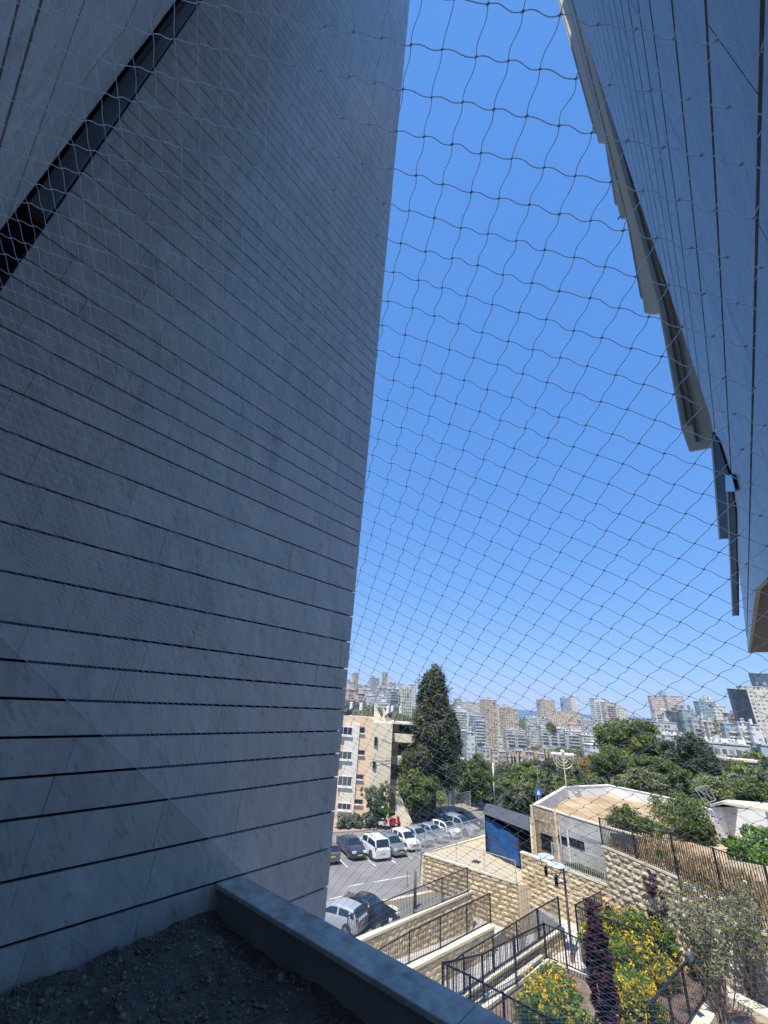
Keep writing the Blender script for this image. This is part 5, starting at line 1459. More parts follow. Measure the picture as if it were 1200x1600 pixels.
M_purple = leaf_mat('dark_purple_leaves', (0.018, 0.006, 0.010), (0.075, 0.022, 0.030), 0.15)
M_greyleaf = leaf_mat('grey_green_leaves', (0.09, 0.105, 0.06), (0.20, 0.22, 0.13), 0.2)
M_scrub = leaf_mat('dusty_olive_leaves', (0.06, 0.075, 0.025), (0.27, 0.27, 0.13), 0.25)
M_yellow = leaf_mat('yellow_flowers', (0.70, 0.42, 0.01), (0.85, 0.62, 0.03), 0.3)
M_wflower = leaf_mat('white_flowers', (0.72, 0.70, 0.70), (0.85, 0.84, 0.86), 0.3)
M_dry = leaf_mat('dry_grass_blades', (0.36, 0.25, 0.12), (0.62, 0.47, 0.26), 0.3, 0.8)

def limbs(mb, h0, spread, h1, n, r0, seed):
    r = random.Random(seed)
    for k in range(n):
        a = k*2.4+r.uniform(-.4, .4); e = spread*r.uniform(0.5, 1.0)
        s_ = (0, 0, h0*r.uniform(0.7, 1.0))
        m_ = (math.cos(a)*e*0.45, math.sin(a)*e*0.45, h0+(h1-h0)*0.35)
        mb.tube([s_, m_, (math.cos(a)*e, math.sin(a)*e, h0+(h1-h0)*r.uniform(0.6, 0.95))], [r0*0.6, r0*0.4, r0*0.12], 6)
def tree_proto(name, leafmat, H, rw, seed, nclump=60, nper=60, leaf=0.3, trunk_h=0.3, rz=None, hollow=0.35, jag=0.3, tr=0.22, clump=None, squash=0.8):
    root = empty(name)
    t = MB(); th = H*trunk_h
    t.tube([(0, 0, -1.0), (0.05, 0.02, th*0.5), (0.0, 0.1, th), (0.1, 0, H*0.7)], [tr*1.3, tr, tr*0.8, tr*0.3], 8)
    limbs(t, th, rw*0.8, H*0.85, 6, tr, seed)
    t.build('trunk', M_trunk, root, smooth=True)
    rz = rz or (H-th)/2; zc = H-rz
    cs = blob_centers(nclump, rw*0.82, rw*0.82, rz*0.85, zc, seed, hollow, jag)
    rr = np.random.default_rng(seed).uniform(0.6, 1.25, nclump)*(clump or rw*0.27)
    crown('crown', leafmat, root, cs, rr, nper, leaf, seed, squash=squash)
    return root
def place(proto, p, scale, rz, label, cat, group=None, first=None, sxy=None, name=None):
    o = proto if not proto.get('used') else copy_tree(proto)
    proto['used'] = 1
    if 'used' in o and o is not proto: del o['used']
    o.location = p; o.rotation_euler = (0, 0, rz); s = scale; o.scale = (s*(sxy or 1), s*(sxy or 1), s)
    tag(o, label, cat, group); return o

# the big cypress, a thing of its own
cpb = PZ(677, 1284, 0); Hc = zat(cpb, 0, 1040); mp_ = mpp(PZ(677, 1284, 0)+Vector((0, 0, Hc*0.5)))
cy = empty('cypress_tree', cpb, 0, 'big dark ragged cypress towering above the car park', 'tree')
t = MB(); t.tube([(0, 0, -.5), (0, 0, 4), (0.3, 0, Hc*0.8)], [0.45, 0.35, 0.08], 10); t.build('trunk', M_trunk, cy, smooth=True)
r = np.random.default_rng(5); cs = []; rr = []
for k in range(300):
    f = r.random()**0.9
    z = 4.5 + (Hc-5.5)*f
    w_ = np.interp(f, [0, .12, .35, .6, .8, .93, 1], [34, 46, 41, 33, 24, 15, 4])*mp_*0.98
    a = r.uniform(0, 6.28); q_ = (0.55+0.45*r.random())*w_*r.uniform(0.6, 1.16)
    cs.append((math.cos(a)*q_, math.sin(a)*q_, z)); rr.append(r.uniform(0.6, 1.3)*0.92)
crown('crown', M_cyp, cy, cs, rr, 135, 0.25, 6, squash=1.5, flat=0.5)
c2b = PZ(708, 1262, -2); Hc2 = zat(c2b, 0, 1108)+2
cy2 = empty('cypress_tree', c2b, 0, 'smaller dark cypress leaning against the right side of the big one', 'tree')
t = MB(); t.tube([(0, 0, -3), (0, 0, 3), (0, 0, Hc2*0.8)], [0.35, 0.3, 0.08], 8); t.build('trunk', M_trunk, cy2, smooth=True)
cs = []; rr = []
for k in range(170):
    f = r.random(); z = 5+(Hc2-6)*f; w_ = np.interp(f, [0, .2, .6, 1], [12, 17, 14, 4])*mp_
    a = r.uniform(0, 6.28); q_ = w_*r.uniform(0.6, 1.05); cs.append((math.cos(a)*q_, math.sin(a)*q_, z)); rr.append(r.uniform(.5, 1.0))
crown('crown', M_cyp, cy2, cs, rr, 80, 0.26, 16, squash=1.6, flat=1.0)

def at_tree(proto, px, pyb, z, pyt, label, cat='tree', group=None, dist=None, wpx=None, rz=0.0, H0=None, W0_=None):
    p = PD(px, pyb, dist) if dist else PZ(px, pyb, z)
    h = zat(p, 0, pyt)-p.z; s = h/H0
    sxy = None
    if wpx: sxy = (wpx*mpp(p+Vector((0, 0, h*.6)))/2)/(W0_*s)
    return place(proto, p, s, rz, label, cat, group, sxy=sxy)
T1 = tree_proto('broadleaf_tree', M_green, 8, 3.6, 31, 90, 110, 0.30, 0.22)
T2 = tree_proto('broadleaf_tree', M_bright, 8, 3.4, 32, 80, 110, 0.30, 0.22)
T3 = tree_proto('umbrella_pine', M_pine, 12, 6.5, 33, 70, 170, 0.34, 0.30, rz=4.0, hollow=0.5, jag=0.2, clump=1.7, squash=0.6)
T4 = tree_proto('casuarina_tree', M_dark, 14, 5.5, 34, 110, 150, 0.34, 0.15, hollow=0.2, jag=0.4, clump=1.25, squash=1.3)
T5 = tree_proto('rusty_tree', M_rust, 7, 3.5, 35, 60, 90, 0.32, 0.2)
T6 = tree_proto('olive_tree', M_olive, 5, 3.0, 36, 60, 100, 0.24, 0.25)
T7 = tree_proto('small_tree', M_greyleaf, 6, 2.6, 37, 46, 60, 0.20, 0.35, hollow=0.2, jag=0.5, clump=0.5)
at_tree(T1, 655, 1290, 0, 1197, 'bright green broadleaf tree in front of the big cypress', wpx=72, H0=8, W0_=3.6)
at_tree(T1, 640, 1275, 0, 1165, 'green tree squeezed between the cypress and the cream balconies', wpx=44, H0=8, W0_=3.6, rz=1)
at_tree(T1, 745, 1272, -1, 1178, 'round dense green tree left of the tall white pole', wpx=62, H0=8, W0_=3.6, rz=2)
at_tree(T7, 578, 1290, .1, 1220, 'thin young tree with sparse leaves before the orange wall', wpx=38, H0=6, W0_=2.6)
at_tree(T7, 601, 1288, .1, 1216, 'slender tree before the cream wall of the apartment block', wpx=40, H0=6, W0_=2.6, rz=1.5)
at_tree(T2, 592, 1290, .1, 1246, 'low bright green tree beside the curved dark lamp', wpx=36, H0=8, W0_=3.4, rz=.5)
# right-hand trees beyond the stone building
at_tree(T3, 998, 1240, 0, 1117, 'broad green stone pine rising above the sandy roof', dist=115, wpx=112, H0=12, W0_=6.5)
at_tree(T3, 965, 1245, 0, 1160, 'lower stone pine left of the broad one', dist=105, wpx=70, H0=12, W0_=6.5, rz=2)
at_tree(T4, 1088, 1250, 0, 1142, 'dark drooping casuarina tree right of the stone pine', dist=105, wpx=92, H0=14, W0_=5.5)
at_tree(T4, 1048, 1245, 0, 1155, 'grey green feathery tree between the pine and the casuarina', dist=120, wpx=66, H0=14, W0_=5.5, rz=1)
at_tree(T3, 1035, 1250, 0, 1178, 'stone pine in front of the feathery tree', dist=95, wpx=84, H0=12, W0_=6.5, rz=4)
at_tree(T6, 1010, 1252, 0, 1200, 'light green pine bush behind the white parapet', dist=80, wpx=80, H0=5, W0_=3, rz=1)
at_tree(T6, 1118, 1268, 0, 1212, 'olive green bush behind the leaning metal frame', dist=75, wpx=74, H0=5, W0_=3, rz=3)
at_tree(T6, 1160, 1268, 0, 1208, 'olive green bush above the white outbuilding', dist=80, wpx=84, H0=5, W0_=3, rz=5)
at_tree(T1, 1195, 1290, 0, 1215, 'leafy green tree at the right edge beyond the outbuilding', dist=70, wpx=70, H0=8, W0_=3.6, rz=3)
at_tree(T1, 1172, 1240, 0, 1196, 'dark green tree beside the teal sports building', dist=140, wpx=60, H0=8, W0_=3.6, rz=5)
at_tree(T5, 925, 1225, 0, 1183, 'rusty yellow tree right of the menorah', dist=135, wpx=34, H0=7, W0_=3.5)
at_tree(T1, 945, 1222, 0, 1185, 'green tree between the rusty tree and the stone pine', dist=130, wpx=44, H0=8, W0_=3.6, rz=1)
at_tree(T6, 862, 1152, 0, 1128, 'pale brown tree on the far slope left of the long grey block', dist=560, wpx=22, H0=5, W0_=3)

# shrubs beyond the dry grass, on the stone building's near side
zs = zt-0.2
def shrub(name, px, pyb, z, wpx, hpx, mat, label, seed, nper=70, leaf=0.16, n=46, cat='shrub', flowers=None, nfl=0, dist=None, stems=True):
    p = PD(px, pyb, dist) if dist else PZ(px, pyb, z)
    mp_ = mpp(p); w_ = wpx*mp_/2; h = zat(p, 0, pyb-hpx)-p.z
    o = empty(name, p, 0, label, cat)
    if stems:
        t = MB(); r_ = random.Random(seed)
        for k in range(7):
            a = r_.uniform(0, 6.28); t.tube([(math.cos(a)*.1, math.sin(a)*.1, -0.2), (math.cos(a)*w_*.3, math.sin(a)*w_*.3, h*.45), (math.cos(a)*w_*.6, math.sin(a)*w_*.6, h*.8)], [0.035, 0.025, 0.01], 5)
        t.build('stem', M_trunk, o)
    cs = blob_centers(n, w_*.85, w_*.85, h*.46, h*.5, seed, 0.15, 0.3)
    rr = np.random.default_rng(seed).uniform(.6, 1.3, n)*min(w_, h)*0.27
    crown('foliage', mat, o, cs, rr, nper, leaf, seed)
    if flowers:
        r_ = np.random.default_rng(seed+1); k = r_.choice(r_.permutation(n)[:max(8, n//2)], nfl)
        fc = np.array(cs)[k] + r_.normal(size=(nfl, 3))*0.7*rr[k][:, None]; fc[:, 2] += 0.1
        crown('flowers', flowers, o, fc, np.full(nfl, 0.11), 9, 0.075, seed+2, aspect=1.1)
    return o
shrub('shrub', 985, 1303, zr-1.1, 62, 46, M_green, 'green leafy shrub hanging in front of the sandy roof', 51)
shrub('shrub', 1018, 1318, zr-1.3, 52, 40, M_green, 'green shrub behind the left part of the dry grass', 52)
shrub('shrub', 1068, 1306, zr-1.1, 96, 66, M_green, 'largest leafy green shrub between the sandy roof and the outbuilding', 53, n=80)
shrub('shrub', 1098, 1320, zr-1.3, 62, 44, M_green, 'green shrub right of the largest one, over the dry grass', 54)
shrub('shrub', 1148, 1345, zt-0.8, 30, 42, M_bright, 'small bright green climber on the black fence', 55, n=24)
shrub('shrub', 1190, 1385, zt-1.5, 74, 76, M_bright, 'bright green bush at the right edge over the stone wall', 56, n=60)
shrub('shrub', 1192, 1330, zt-0.8, 46, 44, M_bright, 'loose green bush behind the fence at the right edge', 57, n=30)
shrub('shrub', 1182, 1450, 3.2, 70, 90, M_green, 'green bush among the white flowering branches', 58, n=60)
for k, (t_, w_, hh_, mm_, ll_) in enumerate(((0.15, 26, 30, M_green, 'green weed clump at the left end of the dry grass'), (0.62, 22, 26, M_bright, 'light green weed clump in the middle of the dry grass'), (1.25, 30, 34, M_green, 'green weed clump in the dry grass near the bent fence post'))):
    q_ = (W1b.lerp(W2b, t_) if t_ < 1 else W2b.lerp(W2c, t_-1)) + Vector((-(W2b-W1b).y, (W2b-W1b).x, 0)).normalized()*(-1.4 if Vector((-(W2b-W1b).y, (W2b-W1b).x, 0)).dot(W1b-CAM) < 0 else 1.4)
    x_, y_ = pix((q_.x, q_.y, zt-0.2-(0.7 if t_ > 1 else 0)))
    shrub('weed_clump', x_, y_, zt-0.2-(0.7 if t_ > 1 else 0), w_, hh_, mm_, ll_, 200+k, nper=60, leaf=0.11, n=26, cat='weeds', stems=False)
# agave-like grey shrubs at the foot of the apartment block
for k, (x, y, w_, hh_) in enumerate(((536, 1294, 30, 22), (556, 1293, 26, 20), (574, 1293, 26, 24), (588, 1292, 20, 16))):
    shrub('shrub', x, y, 0.1, w_, hh_, M_greyleaf, ['grey green spiky shrub next to the marble wall edge', 'grey green shrub left of the curved lamp, second from the wall', 'dense grey green shrub just left of the curved lamp', 'little grey green shrub right of the curved lamp'][k], 60+k, nper=50, leaf=0.22, n=30)
# yellow flowering bed
for k, (x, y, w_, hh_, l) in enumerate(((866, 1590, 90, 78, 'yellow flowering shrub at the left of the flower bed'), (885, 1650, 90, 105, 'yellow flowering shrub at the bottom, left of the purple column'),
     (845, 1640, 70, 90, 'low yellow flowering shrub nearest the ramp coping'), (998, 1600, 74, 82, 'yellow flowering shrub right of the purple column'), (1020, 1665, 80, 120, 'yellow flowering shrub at the bottom beside the close barred fence'))):
    shrub('flowering_shrub', x, y, 2.4, w_, hh_, M_bright if k % 4 else M_green, l, 70+k, nper=110, leaf=0.095, n=70, flowers=M_yellow, nfl=330)
for k, (x, y, w_, hh_, l) in enumerate(((960, 1480, 70, 62, 'yellow flowering shrub under the stone wall, behind the fence'), (1005, 1492, 80, 66, 'yellow flowering shrub under the purple plum tree'),
     (975, 1515, 90, 50, 'yellow flowering shrub below the middle fence'), (1045, 1500, 60, 66, 'yellow flowering shrub left of the floodlight'), (1020, 1535, 80, 60, 'yellow flowering shrub between the two black fences'), (935, 1500, 50, 50, 'yellow flowering shrub beside the purple sapling'), (1100, 1535, 40, 60, 'small yellow flowering shrub behind the close barred fence'))):
    shrub('flowering_shrub', x, y, 2.1, w_, hh_, M_bright if k % 4 else M_green, l, 80+k, nper=110, leaf=0.095, n=60, flowers=M_yellow, nfl=260)
# purple column shrub and plum
pb_ = PZ(953, 1640, 2.4); hp = zat(pb_, 0, 1440)-2.4; mp_ = mpp(pb_+Vector((0, 0, hp*.5)))
pc = empty('purple_shrub', pb_, 0, 'tall dark purple columnar shrub rising from the yellow flowers', 'shrub')
t = MB(); t.tube([(0, 0, -.2), (0, 0, hp*.9)], [.09, .03], 8); t.build('stem', M_trunk, pc)
r = np.random.default_rng(9); cs = []; rr = []
for k in range(170):
    f = r.random(); w_ = np.interp(f, [0, .5, .85, 1], [18, 20, 17, 7])*mp_; a = r.uniform(0, 6.28); q_ = w_*r.random()**.5
    cs.append((math.cos(a)*q_, math.sin(a)*q_, hp*f)); rr.append(r.uniform(.1, .22))
crown('foliage', M_purple, pc, cs, rr, 100, 0.085, 91, flat=1.0)
p2_ = PZ(922, 1530, 2.4); 
for (x, y, z, yt, w_, sd, l) in ((935, 1500, 2.1, 1412, 26, 92, 'thin purple leaved sapling behind the fence corner'), (1052, 1500, 2.1, 1366, 48, 93, 'purple leaved plum tree in front of the tall stone wall')):
    pb_ = PZ(x, y, z); hp = zat(pb_, 0, yt)-z; mp_ = mpp(pb_+Vector((0, 0, hp*.6)))
    o = empty('purple_tree', pb_, 0, l, 'tree'); t = MB(); t.tube([(0, 0, -.2), (0.05, 0, hp*.4), (0, 0, hp*.9)], [.06, .05, .015], 7); limbs(t, hp*.35, w_*mp_*.4, hp*.95, 6, 0.05, sd); t.build('trunk', M_trunk, o)
    r = np.random.default_rng(sd); n_ = 60 if w_ > 30 else 34
    cs = [(r.normal(0, w_*mp_*.26), r.normal(0, w_*mp_*.26), hp*r.uniform(.3, 1.0)) for _ in range(n_)]
    crown('crown', M_purple, o, cs, r.uniform(.12, .30, n_), 60, 0.10, sd)
# straggly white flowering bush on the right
def straggle(px, pyb, z, seed, label, H=(2.5, 4.2), n=42, spread=2.2, lean=(0, 0), name='flowering_bush'):
    p = PZ(px, pyb, z); o = empty(name, p, 0, label, 'bush'); r_ = random.Random(seed); t = MB(); tips = []; mids = []
    for k in range(n):
        a = r_.uniform(0, 6.28); h = r_.uniform(*H); s_ = spread*r_.uniform(.15, 1)
        q0 = Vector((r_.uniform(-.2, .2), r_.uniform(-.2, .2), -.2)); q3 = Vector((math.cos(a)*s_+lean[0], math.sin(a)*s_+lean[1], h))
        q1 = q0.lerp(q3, .4)+Vector((r_.uniform(-.25, .25), r_.uniform(-.25, .25), h*.12)); q2 = q0.lerp(q3, .75)+Vector((r_.uniform(-.2, .2), r_.uniform(-.2, .2), h*.06))
        th = r_.uniform(.016, .045)
        t.tube([q0, q1, q2, q3], [th, th*.8, th*.5, th*.2], 5)
        for _ in range(3):
            b0 = q1.lerp(q3, r_.random()); b1 = b0+Vector((r_.uniform(-.6, .6), r_.uniform(-.6, .6), r_.uniform(.1, .6)))
            t.tube([b0, b1], [th*.4, th*.15], 4); tips.append(b1); mids.append(b0.lerp(b1, .6))
        tips.append(q3); mids += [q2, q1.lerp(q2, .5)]
    t.build('branches', mottled('pale_dry_branches'+str(seed), (0.16, 0.12, 0.08), (0.34, 0.28, 0.20), 5.0, .9), o)
    allp = [tuple(v_) for v_ in tips+mids]
    crown('foliage', M_scrub, o, allp, np.full(len(allp), .22), 11, 0.085, seed)
    V_ = [tips[k_] for k_ in range(0, len(tips), 6)]
    crown('flowers', M_wflower, o, [tuple(v_) for v_ in V_], np.full(len(V_), .09), 14, 0.075, seed+1, aspect=1.1)
    return o
straggle(1130, 1600, 3.3, 101, 'straggly white flowering bush leaning out of the planter at the bottom right', lean=(-0.1, 0.3), n=44, spread=1.7)
straggle(1178, 1560, 3.3, 102, 'tangled bush with small white flowers at the right edge', n=40)
straggle(1112, 1500, 2.1, 103, 'dry tangled bush in front of the tall wall, right of the plum tree', n=22, H=(1.3, 2.6), spread=1.4)
straggle(1165, 1480, 2.6, 104, 'tangled grey green bush under the right end of the stone wall', n=30, H=(1.5, 3.0))
# dry grass band behind the black fence
r = np.random.default_rng(77); KG = 5200
a0, a1_, a2_ = W1b, W2b, W2c
tt_ = r.random(KG)*1.75
bp2 = np.array([(a0.lerp(a1_, min(t_, 1.0)) if t_ <= 1 else a1_.lerp(a2_, t_-1)).to_tuple()[:2] for t_ in tt_])
bp2 += np.outer(r.uniform(0.35, 4.2, KG), (nrm_.x, nrm_.y))
g_z = zt - 0.1 - np.clip(tt_-1, 0, 1)*0.6
hgt = r.uniform(0.25, 0.95, KG)*(0.6+0.4*np.sin(tt_*9)**2); an = r.uniform(0, 6.28, KG); w_ = r.uniform(.012, .03, KG); ln_ = r.normal(0, .36, (KG, 2))
B0 = np.stack([bp2[:, 0]-np.cos(an)*w_, bp2[:, 1]-np.sin(an)*w_, g_z], 1); B1 = np.stack([bp2[:, 0]+np.cos(an)*w_, bp2[:, 1]+np.sin(an)*w_, g_z], 1)
T0 = np.stack([bp2[:, 0]+ln_[:, 0]*hgt+np.cos(an)*w_*1.3, bp2[:, 1]+ln_[:, 1]*hgt+np.sin(an)*w_*1.3, g_z+hgt], 1); T1_ = np.stack([bp2[:, 0]+ln_[:, 0]*hgt-np.cos(an)*w_*1.3, bp2[:, 1]+ln_[:, 1]*hgt-np.sin(an)*w_*1.3, g_z+hgt], 1)
V = np.stack([B0, B1, T0, T1_], 1).reshape(-1, 3)
tag(grid_mesh('dry_grass', V, np.arange(KG*4).reshape(-1, 4), M_dry, tone=r.random(KG)), 'tall dry straw coloured grass behind the black fence', 'grass', kind='stuff')
ts = MB(); e1 = nrm_*8.5
ts.prism([XY(a0+nrm_*0.3), XY(a1_+nrm_*0.3), XY(a2_+nrm_*0.3), XY(a2_+e1), XY(a1_+e1), XY(a0+nrm_*4.0)], 1.0, [zt-0.15, zt-0.15, zt-1.0, zt-0.2, zt+0.1, zt-0.15])
tag(ts.build('dry_bank', mottled('dry_bank_soil', (0.30, 0.22, 0.13), (0.46, 0.36, 0.23), 1.5, .95, 0, .3, 15)), kind='structure')
# weeds at the foot of the pale fence and in the bed
def weeds(name, pts, mat, label, n=1600, size=.10, h=.25, seed=3):
    r_ = np.random.default_rng(seed); P_ = np.array([tuple(q_) for q_ in pts]); w4 = r_.dirichlet(np.ones(len(P_)), n); c = w4@P_; c[:, 2] += r_.random(n)*h
    V_, F_, T_ = leaf_cloud(c, np.full(n, .05), 5, size, seed); tag(grid_mesh(name, V_, F_, mat, tone=T_), label, 'plants', kind='stuff')
weeds('ground_cover', [W1a.lerp(W1b, .45)+nrm_*.5, W1b+nrm_*.5, W1b.lerp(W1a, .1)+nrm_*1.2, W1a.lerp(W1b, .5)+nrm_*1.2], M_green, 'weeds along the foot of the grey stucco wall', 900)
for v_ in (): pass
weeds('ground_cover', [PZ(800, 1560, 2.42), PZ(860, 1530, 2.42), PZ(850, 1600, 2.42), PZ(800, 1600, 2.42)], M_olive, 'low weeds on the soil at the left of the flower bed', 1500, .07, .15, 5)

# ================================================================== far slopes: individual trees, then woods as one mass
M_wood = leaf_mat('far_wood_leaves', (0.06, 0.08, 0.03), (0.20, 0.21, 0.10), 0.15)
far_protos = [(tree_proto('valley_tree', M_green, 8, 3.8, 41, 34, 44, 0.55, 0.2, clump=1.1), 'green'), (tree_proto('valley_tree', M_dark, 8, 3.6, 42, 34, 44, 0.55, 0.2, clump=1.1), 'dark'),
              (tree_proto('valley_tree', M_olive, 6, 3.8, 43, 30, 44, 0.5, 0.2, clump=1.0), 'olive')]
vc = empty('valley_cypress'); t = MB(); t.tube([(0, 0, -1), (0, 0, 8)], [.15, .05], 6); t.build('trunk', M_trunk, vc)
cs = [(random.gauss(0, .3), random.gauss(0, .3), z_) for z_ in np.linspace(1, 9.2, 26)]; crown('crown', M_cyp, vc, cs, np.interp(np.linspace(0, 1, 26), [0, .3, 1], [.7, .8, .25]), 40, .3, 44)
r = np.random.default_rng(123); cnt = 0; lab = {'green': 'leafy green tree on the valley slope', 'dark': 'dark evergreen on the valley slope', 'olive': 'pale olive coloured tree on the valley slope'}
tries = 0
while cnt < 250 and tries < 4000:
    tries += 1
    px_a = r.uniform(725, 1215) if r.random() < .85 else r.uniform(530, 640); d_ = math.exp(r.uniform(math.log(86), math.log(420)))
    a = AZ(px_a); x, y = d_*math.sin(a), d_*math.cos(a); z = TZ(x, y)
    s_ = r.uniform(.6, 1.15)
    hpix = pix((x, y, z+8*s_))
    if not (500 < hpix[0] < 1215): continue
    if px_a < 645 and d_ < 140: continue
    if hpix[1] < 1186 and 730 < px_a < 890 and d_ > 300: continue
    if px_a > 840 and hpix[1] < 1180 and d_ < 150: continue
    kk = r.choice(3, p=[.42, .28, .30]); pr_, nm = far_protos[kk]
    reg = ('left of the big cypress' if px_a < 650 else 'between the cypress and the white pole' if px_a < 775 else 'between the white pole and the menorah' if px_a < 885 else 'between the menorah and the stone pine' if px_a < 955 else 'behind the stone pine' if px_a < 1045 else 'behind the casuarina' if px_a < 1125 else 'at the right edge')
    dep = 'near' if d_ < 140 else 'middle' if d_ < 240 else 'far'
    place(pr_, (x, y, z-.3), s_, r.uniform(0, 6.28), lab[nm].replace('the valley slope', 'the %s valley slope, %s' % (dep, reg)), 'tree', '%s trees on the %s valley slope %s' % (nm, dep, reg)); cnt += 1
for (x_, y_, yt) in [(848, 1192, 1174), (853, 1193, 1172), (858, 1193, 1174), (801, 1200, 1178), (805, 1199, 1180), (834, 1186, 1170), (876, 1196, 1178), (881, 1196, 1180), (812, 1192, 1176), (824, 1194, 1178)]:
    p = PD(x_, y_, 330); h_ = zat(p, 0, yt)-p.z; place(vc, p, h_/9.5, 0, 'slim dark cypress among the terraced houses in the valley', 'tree', 'slim cypresses by the terraced houses')
# woods
KW = 10000; cs = []; rr = []
r = np.random.default_rng(321)
while len(cs) < KW:
    px_a = r.uniform(500, 1240); d_ = math.exp(r.uniform(math.log(130), math.log(1500)))
    if r.random() > 0.35 + 0.65*min(1, d_/500): continue
    a = AZ(px_a); x, y = d_*math.sin(a), d_*math.cos(a)
    if vnoise(np.array([x+9000.]), np.array([y+9000.]), 0.012, 99)[0] < (.36 if d_ < 600 else 0.34): continue
    s_ = r.uniform(1.8, 4.4); cs.append((x, y, TZ(x, y)+s_*.55)); rr.append(s_)
V, F, T_ = leaf_cloud(cs, rr, 26, 1.15, 7, squash=.8)
tag(grid_mesh('woodland', V, F, M_wood, tone=T_), 'scrubby woods covering the far slopes between the buildings', 'wood', kind='stuff')
# ================================================================== the city on the far slopes
def facade_mat(name, wall, glass=(0.10, 0.11, 0.13), fl=3.0, bay=3.2, wz=(0.30, 0.78), wx=(0.22, 0.80), slab=None, rough=0.8):
    mt, nt, b = newmat(name)
    v = texco(nt); g = N(nt, 'ShaderNodeNewGeometry')
    sx = N(nt, 'ShaderNodeSeparateXYZ'); nt.links.new(v, sx.inputs[0])
    vt = N(nt, 'ShaderNodeVectorTransform', vector_type='NORMAL', convert_from='WORLD', convert_to='OBJECT'); nt.links.new(g.outputs['Normal'], vt.inputs[0])
    sn = N(nt, 'ShaderNodeSeparateXYZ'); nt.links.new(vt.outputs[0], sn.inputs[0])
    def M_(op, a, b_=None, c=None):
        n_ = N(nt, 'ShaderNodeMath', operation=op)
        for i, q in enumerate((a, b_, c)):
            if q is None: continue
            if isinstance(q, (int, float)): n_.inputs[i].default_value = q
            else: nt.links.new(q, n_.inputs[i])
        return n_.outputs[0]
    ax_ = M_('ABSOLUTE', sn.outputs[0]); isx = M_('GREATER_THAN', ax_, 0.7); az_ = M_('ABSOLUTE', sn.outputs[2]); wallm = M_('LESS_THAN', az_, 0.5)
    h = M_('ADD', M_('MULTIPLY', sx.outputs[1], isx), M_('MULTIPLY', sx.outputs[0], M_('SUBTRACT', 1.0, isx)))
    hb = M_('DIVIDE', M_('ADD', h, 500.0), bay); zb = M_('DIVIDE', M_('ADD', sx.outputs[2], 300.0), fl)
    fh, fz = M_('FRACT', hb), M_('FRACT', zb)
    cell = N(nt, 'ShaderNodeCombineXYZ'); nt.links.new(M_('FLOOR', hb), cell.inputs[0]); nt.links.new(M_('FLOOR', zb), cell.inputs[1]); nt.links.new(isx, cell.inputs[2])
    wn_ = N(nt, 'ShaderNodeTexWhiteNoise'); nt.links.new(cell.outputs[0], wn_.inputs['Vector']); rnd = wn_.outputs['Value']
    col_ = N(nt, 'ShaderNodeCombineXYZ'); nt.links.new(M_('FLOOR', hb), col_.inputs[0]); nt.links.new(isx, col_.inputs[1])
    wc = N(nt, 'ShaderNodeTexWhiteNoise'); nt.links.new(col_.outputs[0], wc.inputs['Vector'])
    wide = M_('MULTIPLY', wc.outputs['Value'], 0.16)
    m = M_('MULTIPLY', M_('MULTIPLY', M_('GREATER_THAN', fh, M_('ADD', wide, wx[0]-.08)), M_('LESS_THAN', fh, M_('SUBTRACT', wx[1]+.08, wide))), M_('MULTIPLY', M_('GREATER_THAN', fz, wz[0]), M_('LESS_THAN', fz, wz[1])))
    m = M_('MULTIPLY', M_('MULTIPLY', m, wallm), M_('GREATER_THAN', rnd, 0.22))
    gc = ramp(nt, rnd, [(0.1, glass), (0.6, tuple(q*1.5 for q in glass)), (0.85, tuple(0.5*q+0.5*w for q, w in zip(glass, wall))), (1.0, (0.35, 0.36, 0.36) if max(wall) > .05 else tuple(q*1.8 for q in glass))])
    nz = ramp(nt, noise(nt, 0.15, 6, .7, v), [(0.3, tuple(q*.82 for q in wall)), (0.7, wall)])
    if slab:
        sl = M_('MULTIPLY', M_('LESS_THAN', fz, 0.14), wallm)
        mx0 = N(nt, 'ShaderNodeMix', data_type='RGBA'); nt.links.new(sl, mx0.inputs[0]); nt.links.new(nz, mx0.inputs[6]); mx0.inputs[7].default_value = (*slab, 1); nz = mx0.outputs[2]
    mx = N(nt, 'ShaderNodeMix', data_type='RGBA'); nt.links.new(m, mx.inputs[0]); nt.links.new(nz, mx.inputs[6]); nt.links.new(gc, mx.inputs[7])
    nt.links.new(mx.outputs[2], b.inputs['Base Color'])
    rr_ = M_('SUBTRACT', rough, M_('MULTIPLY', m, rough-.2)); nt.links.new(rr_, b.inputs['Roughness'])
    return mt
